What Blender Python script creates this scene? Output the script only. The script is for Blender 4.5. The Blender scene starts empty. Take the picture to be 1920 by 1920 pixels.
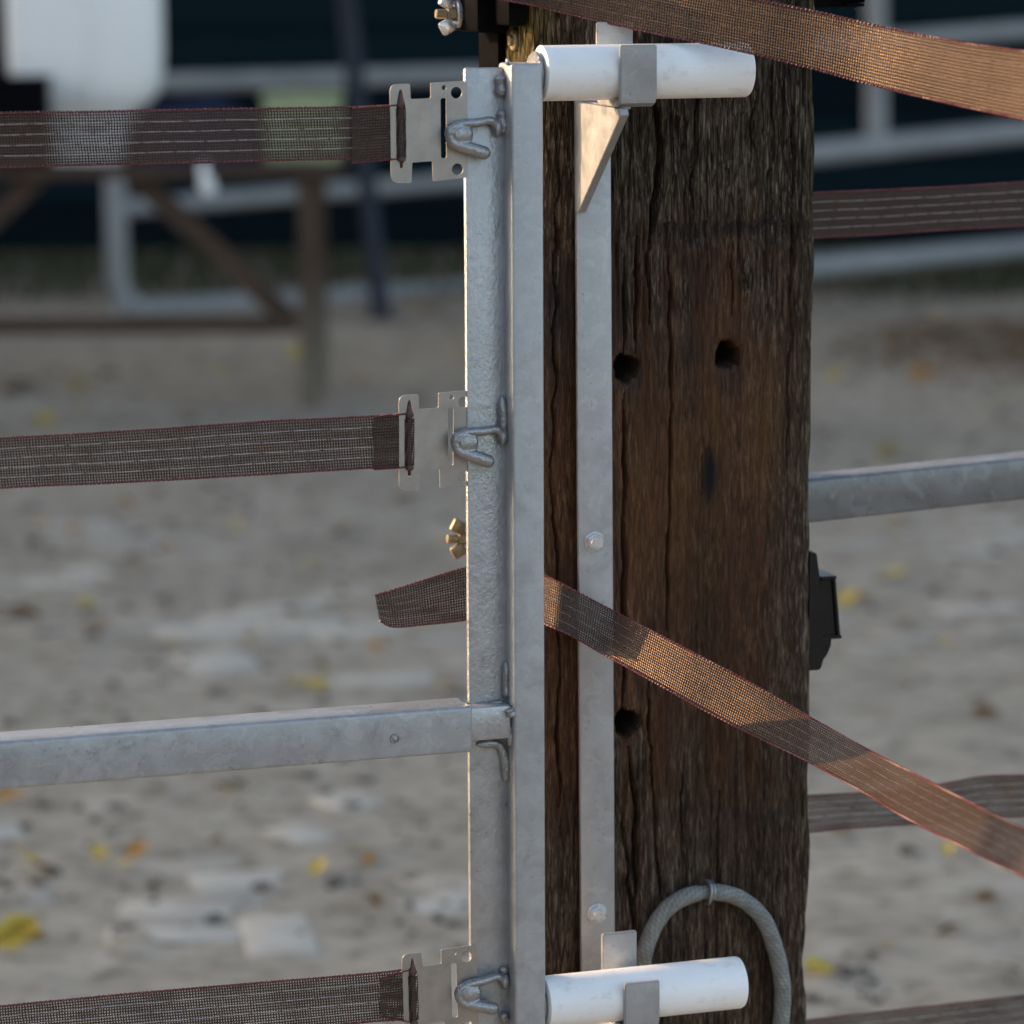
import bpy, bmesh, random
import numpy as np
from math import *
from mathutils import Vector, Matrix
from mathutils.geometry import tessellate_polygon

# ------------------------------------------------------------------ camera, sky, sun, exposure
random.seed(7)
rng = np.random.default_rng(11)
SC = bpy.context.scene
COL = SC.collection
F = 6300.0; TH = radians(9.8); ROLL = -.0045; PHI = radians(17.5); CAM_H = 1.45; D0 = 2.55

RM = Matrix.Rotation(pi / 2 - TH, 3, 'X') @ Matrix.Rotation(ROLL, 3, 'Z')
CPOS = Vector((0, 0, CAM_H))
cam = bpy.data.cameras.new('camera')
cam.sensor_width = 36; cam.lens = F / 1920 * 36
cam.clip_start = .05; cam.clip_end = 2000
cam.dof.use_dof = True; cam.dof.focus_distance = 2.575; cam.dof.aperture_fstop = 5.4
cam.dof.aperture_blades = 0
camo = bpy.data.objects.new('camera', cam); COL.objects.link(camo)
camo.matrix_world = Matrix.Translation(CPOS) @ RM.to_4x4()
SC.camera = camo

SUN_EL = radians(17); SUN_A = radians(20)          # low sun, left and a little behind the gate
S = Vector((-cos(SUN_A) * cos(SUN_EL), sin(SUN_A) * cos(SUN_EL), sin(SUN_EL)))
world = bpy.data.worlds.new('World'); SC.world = world; world.use_nodes = True
wn = world.node_tree.nodes; wl = world.node_tree.links
sky = wn.new('ShaderNodeTexSky'); sky.sky_type = 'NISHITA'; sky.sun_disc = False
sky.sun_elevation = SUN_EL; sky.sun_rotation = atan2(S.x, S.y) % (2 * pi)
sky.air_density = 1.0; sky.dust_density = 2.2; sky.ozone_density = 1.0
bg = wn['Background']; bg.inputs['Strength'].default_value = .13
hs_ = wn.new('ShaderNodeHueSaturation'); hs_.inputs['Saturation'].default_value = .80      # hazy, milky sky
wl.new(sky.outputs[0], hs_.inputs['Color']); wl.new(hs_.outputs[0], bg.inputs['Color'])
sl = bpy.data.lights.new('sun', 'SUN'); sl.energy = 1.95; sl.angle = radians(.6); sl.color = (1, .61, .31)
so = bpy.data.objects.new('sun', sl); COL.objects.link(so)
so.rotation_euler = (-S).to_track_quat('-Z', 'Y').to_euler(); so.location = (-3, 3, 4)
vs = SC.view_settings
vs.view_transform = 'Standard'; vs.look = 'None'; vs.gamma = 1; vs.use_curve_mapping = False
vs.exposure = 1.72
SC.cycles.max_bounces = 8; SC.cycles.transparent_max_bounces = 24
SC.cycles.use_denoising = True

# ------------------------------------------------------------------ frames
def ray(px, py):
    return RM @ Vector(((px - 960) / F, -(py - 960) / F, -1))
O3 = CPOS + ray(960, 960) * D0
O = Vector((O3.x, O3.y, 0))
U = Vector((cos(PHI), sin(PHI), 0)); W = Vector((-sin(PHI), cos(PHI), 0)); Z = Vector((0, 0, 1))
GM = Matrix.Translation(O) @ Matrix.Rotation(PHI, 4, 'Z')      # gate frame: u along the rails, v away from the yard side, z up
def P(px, py, v):
    """point of the gate frame (u, v, z) on the plane v, seen at a photograph pixel"""
    r = ray(px, py); t = (v - (CPOS - O).dot(W)) / r.dot(W); p = CPOS + r * t - O
    return Vector((p.dot(U), v, p.z))
def YP(px, py, y):
    r = ray(px, py); return CPOS + r * (y / r.y)
def GND(px, py, z=0):
    r = ray(px, py); return CPOS + r * ((z - CAM_H) / r.z)

# ------------------------------------------------------------------ object helpers
ORG = {}
def tag(o, label=None, cat=None, group=None, kind=None):
    for k, x in (('label', label), ('category', cat), ('group', group), ('kind', kind)):
        if x: o[k] = x
    return o
def thing(name, label, cat, org, gate=True, group=None, kind=None):
    o = bpy.data.objects.new(name, None); COL.objects.link(o); o.empty_display_size = .05
    M = GM if gate else Matrix.Identity(4)
    o.matrix_world = M @ Matrix.Translation(Vector(org)); ORG[o.name] = Vector(org)
    return tag(o, label, cat, group, kind)
def root_org(o):
    while o.parent: o = o.parent
    return ORG.get(o.name, Vector((0, 0, 0)))
def link(name, me, mat, parent=None, shade=None):
    o = bpy.data.objects.new(name, me); COL.objects.link(o)
    if mat and not me.materials: me.materials.append(mat)
    if parent: o.parent = parent
    return o
def obj(name, bm, mat, parent=None, smooth=35):
    me = bpy.data.meshes.new(name)
    bmesh.ops.recalc_face_normals(bm, faces=bm.faces)
    if parent:
        bmesh.ops.translate(bm, verts=bm.verts, vec=-root_org(parent))
    bm.to_mesh(me); bm.free()
    if smooth:
        me.shade_smooth(); me.set_sharp_from_angle(angle=radians(smooth))
    return link(name, me, mat, parent)
def single(name, bm, mat, label, cat, org, gate=True, group=None, smooth=35):
    """a thing that is one mesh"""
    me = bpy.data.meshes.new(name)
    bmesh.ops.recalc_face_normals(bm, faces=bm.faces)
    bmesh.ops.translate(bm, verts=bm.verts, vec=-Vector(org)); bm.to_mesh(me); bm.free()
    if smooth:
        me.shade_smooth(); me.set_sharp_from_angle(angle=radians(smooth))
    o = link(name, me, mat)
    o.matrix_world = (GM if gate else Matrix.Identity(4)) @ Matrix.Translation(Vector(org)); ORG[o.name] = Vector(org)
    return tag(o, label, cat, group)
def np_mesh(name, V, Q):
    me = bpy.data.meshes.new(name)
    V = np.asarray(V, np.float32); Q = np.asarray(Q, np.int32)
    me.vertices.add(len(V)); me.vertices.foreach_set('co', V.ravel())
    me.loops.add(Q.size); me.loops.foreach_set('vertex_index', Q.ravel())
    me.polygons.add(len(Q)); me.polygons.foreach_set('loop_start', np.arange(len(Q), dtype=np.int32) * Q.shape[1])
    me.update(calc_edges=True); me.validate(); me.shade_smooth()
    return me

def box(bm, lo, hi, bev=0.0, seg=2, rot=None):
    lo, hi = Vector(lo), Vector(hi); c = (lo + hi) / 2; s = hi - lo
    r = bmesh.ops.create_cube(bm, size=1)
    vsx = r['verts']
    for v in vsx: v.co = Vector((v.co.x * s.x, v.co.y * s.y, v.co.z * s.z))
    if bev:
        es = list({e for v in vsx for e in v.link_edges})
        rr = bmesh.ops.bevel(bm, geom=es, offset=bev, segments=seg, affect='EDGES', profile=.5)
        vsx = list({v for f in rr['faces'] for v in f.verts} | {v for v in vsx if v.is_valid})
    for v in vsx:
        v.co = (rot @ v.co if rot else v.co) + c
    return vsx
def frames(pts):
    T = []
    n = len(pts)
    for i in range(n):
        a = pts[max(i - 1, 0)]; b = pts[min(i + 1, n - 1)]
        t = (b - a); T.append(t.normalized() if t.length > 1e-9 else Vector((0, 0, 1)))
    ref = Vector((0, 0, 1)) if abs(T[0].z) < .9 else Vector((1, 0, 0))
    N = [(ref - T[0] * ref.dot(T[0])).normalized()]
    for i in range(1, n):
        x = N[-1] - T[i] * N[-1].dot(T[i]); N.append(x.normalized())
    return T, N, [T[i].cross(N[i]) for i in range(n)]
def sweep(bm, pts, rad, seg=12, cap=True, flat=1.0):
    pts = [Vector(p) for p in pts]
    if not hasattr(rad, '__len__'): rad = [rad] * len(pts)
    T, N, B = frames(pts)
    rings = []
    for p, r, n, b in zip(pts, rad, N, B):
        rings.append([bm.verts.new(p + n * (r * cos(2 * pi * k / seg)) + b * (r * flat * sin(2 * pi * k / seg))) for k in range(seg)])
    for a, b in zip(rings, rings[1:]):
        for k in range(seg):
            bm.faces.new((a[k], a[(k + 1) % seg], b[(k + 1) % seg], b[k]))
    if cap:
        bm.faces.new(rings[0]); bm.faces.new(list(reversed(rings[-1])))
def catmull(pts, n):
    """n samples along a smooth curve through pts (any numpy rows)"""
    A = np.array([list(p) for p in pts], float)
    A = np.vstack([2 * A[0] - A[1], A, 2 * A[-1] - A[-2]])
    m = len(A) - 3; out = []
    for t in np.linspace(0, m - 1e-9, n):
        i = int(t); x = t - i; p0, p1, p2, p3 = A[i:i + 4]
        out.append(.5 * (2 * p1 + (p2 - p0) * x + (2 * p0 - 5 * p1 + 4 * p2 - p3) * x * x + (3 * p1 - p0 - 3 * p2 + p3) * x ** 3))
    return np.array(out)
def cpath(pts, n): return [Vector(p) for p in catmull(pts, n)]
def ell(bm, c, r, seg=14, rot=None):
    rr = bmesh.ops.create_uvsphere(bm, u_segments=seg, v_segments=seg // 2 + 2, radius=1)
    for v in rr['verts']:
        q = Vector((v.co.x * r[0], v.co.y * r[1], v.co.z * r[2]))
        v.co = (rot @ q if rot else q) + Vector(c)
def cyl(bm, a, b, r, seg=20, r2=None, bev=0):
    a, b = Vector(a), Vector(b); r2 = r if r2 is None else r2
    if bev:
        d = (b - a).normalized()
        sweep(bm, [a, a + d * bev, b - d * bev, b], [r - bev, r, r2, r2 - bev], seg)
    else:
        sweep(bm, [a, b], [r, r2], seg)
def poly_prism(bm, outer, holes, th, place):
    """flat plate with holes: 2-D loops, thickness th, place(x, y, w) -> point"""
    loops = [outer] + holes
    tris = tessellate_polygon([[Vector((x, y, 0)) for x, y in L] for L in loops])
    flat = [p for L in loops for p in L]
    f = [bm.verts.new(place(x, y, 0)) for x, y in flat]; b = [bm.verts.new(place(x, y, th)) for x, y in flat]
    for t in tris:
        try:
            bm.faces.new([f[i] for i in t]); bm.faces.new([b[i] for i in reversed(t)])
        except ValueError: pass
    k = 0
    for L in loops:
        n = len(L)
        for i in range(n):
            j = (i + 1) % n
            bm.faces.new((f[k + i], f[k + j], b[k + j], b[k + i]))
        k += n
def roundpoly(pts, r, seg=5):
    out = []; n = len(pts)
    for i, p in enumerate(pts):
        rr = r[i] if hasattr(r, '__len__') else r
        p = Vector(p); a = Vector(pts[i - 1]) - p; b = Vector(pts[(i + 1) % n]) - p
        q = min(rr, a.length * .45, b.length * .45)
        if q < 1e-6: out.append((p.x, p.y)); continue
        a = p + a.normalized() * q; b = p + b.normalized() * q
        for k in range(seg + 1):
            t = k / seg; s = a * (1 - t) ** 2 + p * 2 * t * (1 - t) + b * t * t; out.append((s.x, s.y))
    return out
def circ(x, y, r, n=20): return [(x + r * cos(2 * pi * k / n), y + r * sin(2 * pi * k / n)) for k in range(n)]
def blend(bm, vox, it=4, fac=.5):
    """weld overlapping lumps into one cast-looking skin"""
    me = bpy.data.meshes.new('tmp'); bmesh.ops.recalc_face_normals(bm, faces=bm.faces); bm.to_mesh(me); bm.free()
    o = bpy.data.objects.new('tmp', me); COL.objects.link(o)
    m = o.modifiers.new('r', 'REMESH'); m.mode = 'VOXEL'; m.voxel_size = vox
    s = o.modifiers.new('s', 'SMOOTH'); s.iterations = it; s.factor = fac
    dg = bpy.context.evaluated_depsgraph_get(); dg.update()
    me2 = bpy.data.meshes.new_from_object(o.evaluated_get(dg))
    b2 = bmesh.new(); b2.from_mesh(me2)
    bpy.data.objects.remove(o); bpy.data.meshes.remove(me); bpy.data.meshes.remove(me2)
    return b2

# ------------------------------------------------------------------ materials
class NT:
    def __init__(s, name):
        s.m = bpy.data.materials.new(name); s.m.use_nodes = True
        s.n = s.m.node_tree.nodes; s.l = s.m.node_tree.links; s.b = s.n['Principled BSDF']; s.out = s.n['Material Output']
        s.tc = s.n.new('ShaderNodeTexCoord')
    def co(s, scale=(1, 1, 1), src='Object'):
        mp = s.n.new('ShaderNodeMapping'); mp.inputs['Scale'].default_value = scale
        s.l.new(s.tc.outputs[src], mp.inputs['Vector']); return mp.outputs[0]
    def noise(s, vec, scale, detail=4, rough=.6, dist=0):
        t = s.n.new('ShaderNodeTexNoise'); t.inputs['Scale'].default_value = scale; t.inputs['Detail'].default_value = detail
        t.inputs['Roughness'].default_value = rough; t.inputs['Distortion'].default_value = dist
        s.l.new(vec, t.inputs['Vector']); return t.outputs['Fac']
    def voro(s, vec, scale, out='Color', rnd=1):
        t = s.n.new('ShaderNodeTexVoronoi'); t.inputs['Scale'].default_value = scale; t.inputs['Randomness'].default_value = rnd
        s.l.new(vec, t.inputs['Vector']); return t.outputs[out]
    def ramp(s, fac, stops, interp='LINEAR'):
        r = s.n.new('ShaderNodeValToRGB'); e = r.color_ramp.elements; r.color_ramp.interpolation = interp
        while len(e) < len(stops): e.new(.5)
        for x, (p, c) in zip(e, stops):
            x.position = p; x.color = (*c, 1) if hasattr(c, '__len__') else (c, c, c, 1)
        s.l.new(fac, r.inputs[0]); return r.outputs[0]
    def mix(s, fac, a, b, mode='MIX'):
        m = s.n.new('ShaderNodeMix'); m.data_type = 'RGBA'; m.blend_type = mode
        for k, x in ((0, fac), (6, a), (7, b)):
            if hasattr(x, 'links'): s.l.new(x, m.inputs[k])
            elif k == 0: m.inputs[0].default_value = x
            else: m.inputs[k].default_value = (*x, 1) if hasattr(x, '__len__') else (x, x, x, 1)
        return m.outputs[2]
    def math(s, op, a, b=None, c=None):
        m = s.n.new('ShaderNodeMath'); m.operation = op
        for k, x in enumerate((a, b, c)):
            if x is None: continue
            if hasattr(x, 'links'): s.l.new(x, m.inputs[k])
            else: m.inputs[k].default_value = x
        return m.outputs[0]
    def attr(s, name):
        a = s.n.new('ShaderNodeAttribute'); a.attribute_name = name; return a.outputs['Fac']
    def bump(s, h, strength, dist=.001, prev=None):
        b = s.n.new('ShaderNodeBump'); b.inputs['Strength'].default_value = strength; b.inputs['Distance'].default_value = dist
        s.l.new(h, b.inputs['Height'])
        if prev: s.l.new(prev, b.inputs['Normal'])
        s.l.new(b.outputs[0], s.b.inputs['Normal']); return b.outputs[0]
    def set(s, **k):
        for n, x in k.items():
            i = s.b.inputs[n.replace('_', ' ')]
            if hasattr(x, 'links'): s.l.new(x, i)
            else: i.default_value = (*x, 1) if (hasattr(x, '__len__') and len(x) == 3 and i.type == 'RGBA') else x
        return s.m

def galv(name, base=.42, lump=.25, patch=.5, scale=1.0, metal=.35, rough=.45):
    t = NT(name); c = t.co()
    n1 = t.noise(c, 55 * scale, 5, .6, .6); n2 = t.noise(c, 75 * scale, 4, .55, 1.2); n3 = t.noise(c, 420, 3, .6); n4 = t.noise(c, 9, 3); n5 = t.noise(c, 30 * scale, 5, .7, 2.0)
    k = base; q_ = lambda f: (k * f * .98, k * f, k * f * 1.02)
    col = t.ramp(n1, [(.32, q_(.80)), (.5, q_(1.0)), (.70, q_(1.18))])
    col = t.mix(t.math('MULTIPLY', t.ramp(n2, [(.55, 0.0), (.59, 1.0)]), patch * .5), col, (k * 1.5, k * 1.5, k * 1.5))       # pale zinc bloom
    col = t.mix(t.math('MULTIPLY', t.ramp(n5, [(.60, 0.0), (.66, 1.0)]), patch * .4), col, (k * .55, k * .58, k * .63))       # dull grey patches
    col = t.mix(.35, col, t.ramp(n4, [(.3, q_(.82)), (.7, q_(1.15))]))
    scr = t.noise(t.co((60, 60, 700)), 1, 2, .5)
    col = t.mix(t.ramp(scr, [(.66, 0.0), (.72, .3)]), col, (k * 1.35, k * 1.36, k * 1.38))
    sp = t.noise(c, 260, 2, .5); col = t.mix(t.ramp(sp, [(.68, 0.0), (.74, .5)]), col, (k * .5, k * .5, k * .52))
    nb = t.bump(n3, .18, .0006)
    lm = t.noise(t.co((1, 1, .75)), 330, 3, .55, .3)
    t.bump(lm, lump, .0018, nb)
    return t.set(Base_Color=col, Metallic=metal, Roughness=t.ramp(n1, [(.3, rough - .1), (.7, rough + .12)]))
M = {}
M['bar'] = galv('galvanised_bar', .37, .34, .45, metal=.5, rough=.36)
M['tube'] = galv('galvanised_tube', .36, .10, .35)
M['rail'] = galv('galvanised_rail', .31, .08, .75, .9, metal=.25, rough=.34)
M['rail2'] = galv('dull_galvanised_rail', .16, .06, 1.5, .6, metal=.3, rough=.34)
M['strip'] = galv('galvanised_strip', .35, .12, .55, .6)
M['cast'] = galv('galvanised_cast', .29, .5, .2, metal=.65, rough=.32)
M['pipe'] = galv('weathered_pipe', .31, .05, .3, .1, metal=.2, rough=.6)

t = NT('brushed_stainless'); n = t.noise(t.co((400, 400, 30)), 1, 3); n2 = t.noise(t.co(), 60, 4)
M['steel'] = t.set(Base_Color=t.ramp(n2, [(.3, (.28, .262, .245)), (.7, (.36, .338, .318))]), Metallic=.75, Roughness=t.ramp(n, [(.3, .34), (.7, .48)]))
t.bump(n, .05, .0003)
t = NT('zinc_bolt'); M['bolt'] = t.set(Base_Color=(.6, .62, .65), Metallic=.8, Roughness=t.ramp(t.noise(t.co(), 300), [(.3, .22), (.7, .4)]))
t = NT('dark_pin'); M['pin'] = t.set(Base_Color=t.ramp(t.noise(t.co(), 250), [(.3, (.05, .02, .02)), (.7, (.10, .05, .045))]), Roughness=.6)
t = NT('white_plastic'); n = t.noise(t.co((1, 1, 1)), 22, 4); n2 = t.noise(t.co((30, 400, 400)), 1, 3)
n3 = t.noise(t.co((60, 90, 90)), 1, 6, .7)
colw = t.mix(t.ramp(n3, [(.55, 0.0), (.72, .5)]), t.ramp(n, [(.3, (.78, .78, .77)), (.7, (.84, .84, .83))]), (.50, .48, .44))
M['white'] = t.set(Base_Color=colw, Roughness=t.ramp(n2, [(.3, .38), (.7, .5)]), Subsurface_Weight=.15, Subsurface_Scale=.004); t.bump(n2, .06, .0004)
t = NT('black_plastic'); M['black'] = t.set(Base_Color=t.ramp(t.noise(t.co(), 120, 4), [(.35, (.002, .002, .0025)), (.7, (.005, .005, .006))]), Roughness=.6, Specular_IOR_Level=.02)
t = NT('satin_black_plastic'); M['black2'] = t.set(Base_Color=t.ramp(t.noise(t.co(), 120, 4), [(.35, (.003, .0033, .004)), (.7, (.007, .0075, .009))]), Roughness=.3, Specular_IOR_Level=.3)
t = NT('yellow_zinc'); M['brass'] = t.set(Base_Color=t.ramp(t.noise(t.co(), 160, 4), [(.3, (.20, .155, .09)), (.7, (.38, .31, .20))]), Metallic=.5, Roughness=.5)

# weathered sleeper: masks painted per vertex are wear, moss, stains and darkened bolt holes
t = NT('weathered_sleeper'); g = t.co((1, 1, .13)); g2 = t.co((1, 1, .03)); g3 = t.co((1, 1, .10))
f1a = t.noise(g, 400, 5, .7, .5); f1b = t.noise(g3, 1000, 3, .7, .3); f1 = t.math('ADD', t.math('MULTIPLY', f1a, .6), t.math('MULTIPLY', f1b, .4)); f2 = t.noise(g2, 130, 4, .6, .3); f3 = t.noise(t.co((1, 1, .2)), 28, 4, .55); f4 = t.noise(t.co(), 900, 2)
brown = t.ramp(f1, [(.36, (.013, .0056, .003)), (.5, (.056, .028, .0145)), (.64, (.16, .088, .047))])
brown = t.mix(t.ramp(f3, [(.40, 0.0), (.62, .7)]), brown, t.ramp(f2, [(.3, (.030, .0125, .0078)), (.7, (.082, .038, .022))]))
brown = t.mix(t.math('MULTIPLY', t.attr('orange'), t.ramp(f2, [(.35, .25), (.6, 1.0)])), brown, t.ramp(f1, [(.3, (.045, .019, .006)), (.7, (.115, .058, .018))]))
grey = t.ramp(f1, [(.36, (.011, .0075, .005)), (.5, (.060, .048, .035)), (.63, (.21, .178, .14))])
colr = t.mix(t.attr('grey'), brown, grey)
colr = t.mix(t.math('MULTIPLY', t.attr('moss'), t.ramp(f3, [(.3, .45), (.6, 1.0)])), colr, t.ramp(f1, [(.3, (.045, .04, .010)), (.7, (.14, .115, .028))]))
vd = t.n.new('ShaderNodeTexVoronoi'); vd.feature = 'DISTANCE_TO_EDGE'; vd.inputs['Scale'].default_value = 1
dv = t.n.new('ShaderNodeVectorMath'); dv.operation = 'MULTIPLY_ADD'; dn = t.n.new('ShaderNodeTexNoise'); dn.inputs['Scale'].default_value = 60; dn.inputs['Detail'].default_value = 3
t.l.new(t.co((1, 1, .25)), dn.inputs['Vector']); t.l.new(dn.outputs['Color'], dv.inputs[0]); dv.inputs[1].default_value = (1.6, 1.6, .9); t.l.new(t.co((260, 260, 26)), dv.inputs[2])
t.l.new(dv.outputs[0], vd.inputs['Vector'])
chk = t.ramp(vd.outputs[0], [(.0, 1.0), (.07, .55), (.16, 0.0)])                                      # short drying checks
chk = t.math('MULTIPLY', chk, t.math('ADD', t.math('MULTIPLY', t.attr('grey'), .62), t.ramp(f3, [(.45, .10), (.65, .42)])))
colr = t.mix(chk, colr, (.010, .0065, .0045))
spl = t.noise(t.co((1, 1, .09)), 620, 2, .5); colr = t.mix(t.math('MULTIPLY', t.ramp(spl, [(.63, 0.0), (.70, .6)]), t.math('ADD', t.attr('grey'), .18)), colr, (.26, .21, .16))    # pale lifted fibres
tone = t.noise(t.co((1, 1, .16)), 13, 4, .6); colr = t.mix(1.0, colr, t.ramp(tone, [(.32, (.58, .56, .55)), (.5, (1.0, .97, .94)), (.68, (1.35, 1.28, 1.2))]), 'MULTIPLY')      # old wood is blotchy
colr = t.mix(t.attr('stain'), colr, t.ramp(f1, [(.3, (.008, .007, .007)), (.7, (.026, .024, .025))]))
nb = t.bump(f1, .8, .0018); nb = t.bump(f4, .3, .0004, nb); t.bump(t.math('SUBTRACT', 1.0, chk), .8, .0016, nb)
M['wood'] = t.set(Base_Color=colr, Roughness=t.ramp(f2, [(.3, .62), (.7, .85)]), Specular_IOR_Level=.12)

def web_mat(name='woven_tape', dense=0.0, k=(1, 1, 1), spark=(.46, .02, .72, .12)):
    t = NT(name); uvn = t.n.new('ShaderNodeSeparateXYZ'); t.l.new(t.tc.outputs['UV'], uvn.inputs[0])
    x, y = uvn.outputs[0], uvn.outputs[1]
    wob = t.noise(t.co((60, 3, 1), 'UV'), 1, 3); w2 = t.math('MULTIPLY', t.math('SUBTRACT', wob, .5), .0022)
    def saw(v, per):
        f = t.math('FRACT', t.math('DIVIDE', v, per)); return t.math('ABSOLUTE', t.math('SUBTRACT', f, .5))
    wf = saw(t.math('ADD', t.math('ADD', x, w2), t.math('MULTIPLY', y, .004)), .0021)
    wp = saw(t.math('ADD', y, t.math('MULTIPLY', w2, 4)), 1 / 19)
    a1 = t.math('LESS_THAN', wf, .27 + dense * .1); a2 = t.math('LESS_THAN', wp, .23 + dense * .1)
    den = t.noise(t.co((25, 2.5, 1), 'UV'), 1, 3)
    a3 = t.math('LESS_THAN', wf, t.math('MULTIPLY', den, .58 + dense * .25))
    al = t.math('MAXIMUM', t.math('MAXIMUM', a1, a2), a3)
    tone = t.noise(t.co((40, 20, 1), 'UV'), 3, 4); thr = t.noise(t.co((700, 2, 1), 'UV'), 1, 2)
    col = t.mix(.5, t.ramp(tone, [(.3, tuple(c_ * k_ for c_, k_ in zip((.016, .012, .0135), k))), (.7, tuple(c_ * k_ for c_, k_ in zip((.030, .023, .025), k)))]), t.ramp(thr, [(.3, tuple(c_ * k_ for c_, k_ in zip((.012, .009, .0105), k))), (.7, tuple(c_ * k_ for c_, k_ in zip((.044, .034, .035), k)))]))
    col = t.mix(t.math('MULTIPLY', a2, .35), col, (.045, .030, .028))
    t.set(Base_Color=col, Roughness=.5, Specular_IOR_Level=.2)
    nb = t.bump(t.math('ADD', wf, wp), .5, .0012)
    gl = t.n.new('ShaderNodeBsdfGlossy'); gl.inputs['Roughness'].default_value = .42; gl.inputs['Color'].default_value = (.62, .37, .18, 1); t.l.new(nb, gl.inputs['Normal'])
    spk = t.ramp(t.noise(t.co((420, 60, 1), 'UV'), 1, 2), [(spark[0], spark[1]), (spark[2], spark[3])])                     # copper strands catch the sun
    mg = t.n.new('ShaderNodeMixShader'); t.l.new(spk, mg.inputs[0]); t.l.new(t.b.outputs[0], mg.inputs[1]); t.l.new(gl.outputs[0], mg.inputs[2])
    tl = t.n.new('ShaderNodeBsdfTranslucent'); t.l.new(col, tl.inputs[0])
    mx = t.n.new('ShaderNodeMixShader'); mx.inputs[0].default_value = .10 - .06 * dense
    t.l.new(mg.outputs[0], mx.inputs[1]); t.l.new(tl.outputs[0], mx.inputs[2])
    tr = t.n.new('ShaderNodeBsdfTransparent'); m2 = t.n.new('ShaderNodeMixShader')
    t.l.new(al, m2.inputs[0]); t.l.new(tr.outputs[0], m2.inputs[1]); t.l.new(mx.outputs[0], m2.inputs[2])
    t.l.new(m2.outputs[0], t.out.inputs['Surface']); return t.m
M['web'] = web_mat()
M['web_loose'] = web_mat('loose_woven_tape', .5, (1.15, .92, .70), (.46, .015, .74, .16))  # slanting tapes: denser weave, sunlit warmth mixed into a browner colour
t = NT('maroon_edge_yarn'); n = t.noise(t.co(), 500, 3)
M['edge'] = t.set(Base_Color=t.ramp(n, [(.3, (.05, .008, .011)), (.55, (.11, .020, .024)), (.75, (.18, .08, .075))]), Roughness=.55)
t = NT('conductor_wire'); M['wire'] = t.set(Base_Color=t.ramp(t.noise(t.co(), 200), [(.35, (.34, .30, .29)), (.7, (.62, .57, .54))]), Metallic=.4, Roughness=.4)
t = NT('braided_cord'); c = t.co((1, 1, 1), 'UV'); wv = t.n.new('ShaderNodeTexChecker'); wv.inputs['Scale'].default_value = 1
t.l.new(t.co((1, 1, 1), 'UV'), wv.inputs[0]); n = t.noise(t.co(), 90, 5, .65)
colc = t.mix(t.math('MULTIPLY', wv.outputs[1], .42), t.ramp(n, [(.3, (.13, .135, .125)), (.6, (.22, .225, .21)), (.75, (.30, .29, .24))]), (.07, .07, .068))
M['cord'] = t.set(Base_Color=colc, Roughness=.75); t.bump(wv.outputs[1], .4, .0008)

t = NT('sandy_yard'); c = t.co()
n1 = t.noise(c, 1.1, 6, .6); n2 = t.noise(c, 7, 6, .65, .5); n3 = t.noise(c, 38, 4, .7); n4 = t.noise(t.co((1, 1.6, 1)), 15, 3, .6)
cg = t.ramp(n2, [(.30, (.18, .153, .117)), (.5, (.34, .297, .237)), (.70, (.47, .42, .345))])
cg = t.mix(.45, cg, t.ramp(n1, [(.35, (.27, .238, .192)), (.65, (.40, .352, .285))]))
cg = t.mix(t.ramp(n4, [(.53, 0.0), (.66, .8)]), cg, (.115, .10, .078))
cg = t.mix(t.ramp(n3, [(.66, 0.0), (.78, .6)]), cg, (.16, .13, .10))
M['ground'] = t.set(Base_Color=cg, Roughness=.95, Specular_IOR_Level=.1); t.bump(n2, .3, .01)
def plain(name, a, b, scale=20, rough=.7, metal=0.0, stretch=(1, 1, 1), spec=.2):
    t = NT(name); n = t.noise(t.co(stretch), scale, 4); return t.set(Base_Color=t.ramp(n, [(.3, a), (.7, b)]), Roughness=rough, Metallic=metal, Specular_IOR_Level=spec)
M['paver'] = plain('concrete_paver', (.32, .284, .235), (.40, .362, .308), 14, .9)
M['paver_light'] = plain('pale_paver', (.40, .366, .312), (.50, .462, .405), 14, .9)
M['grit'] = plain('dark_grit', (.06, .05, .04), (.16, .14, .115), 3, .9)
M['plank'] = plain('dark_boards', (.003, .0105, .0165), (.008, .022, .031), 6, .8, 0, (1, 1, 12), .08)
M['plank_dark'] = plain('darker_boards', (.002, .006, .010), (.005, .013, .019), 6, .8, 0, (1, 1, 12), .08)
M['brownwood'] = plain('brown_timber', (.045, .029, .021), (.09, .056, .039), 30, .8, 0, (1, 1, .3))
t = NT('dusty_leg'); sx_ = t.n.new('ShaderNodeSeparateXYZ'); t.l.new(t.tc.outputs['Object'], sx_.inputs[0]); n = t.noise(t.co((1, 1, .3)), 30, 4)
dz_ = t.math('ADD', sx_.outputs[2], t.math('MULTIPLY', t.math('SUBTRACT', n, .5), .25))
M['leg'] = t.set(Base_Color=t.mix(t.ramp(dz_, [(.08, .85), (.42, 0.0)]), t.ramp(n, [(.3, (.05, .033, .025)), (.7, (.095, .062, .045))]), (.19, .165, .13)), Roughness=.85, Specular_IOR_Level=.15)     # paler towards the ground
M['darkpost'] = plain('dark_blue_steel', (.018, .024, .036), (.03, .038, .055), 20, .5)
M['cont'] = plain('white_polythene', (.82, .81, .79), (.88, .87, .85), 5, .5)
M['navy'] = plain('navy_cloth', (.008, .013, .03), (.016, .022, .05), 20, .9)
M['lime'] = plain('pale_green_plastic', (.26, .31, .17), (.36, .40, .24), 10, .6)
M['grass'] = plain('dull_grass', (.030, .036, .014), (.06, .066, .03), 8, .9)
M['foliage'] = plain('autumn_foliage', (.05, .055, .015), (.12, .10, .03), 3, .8)
M['leafy'] = plain('yellow_leaf', (.42, .27, .03), (.62, .47, .10), 40, .6)
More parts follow.
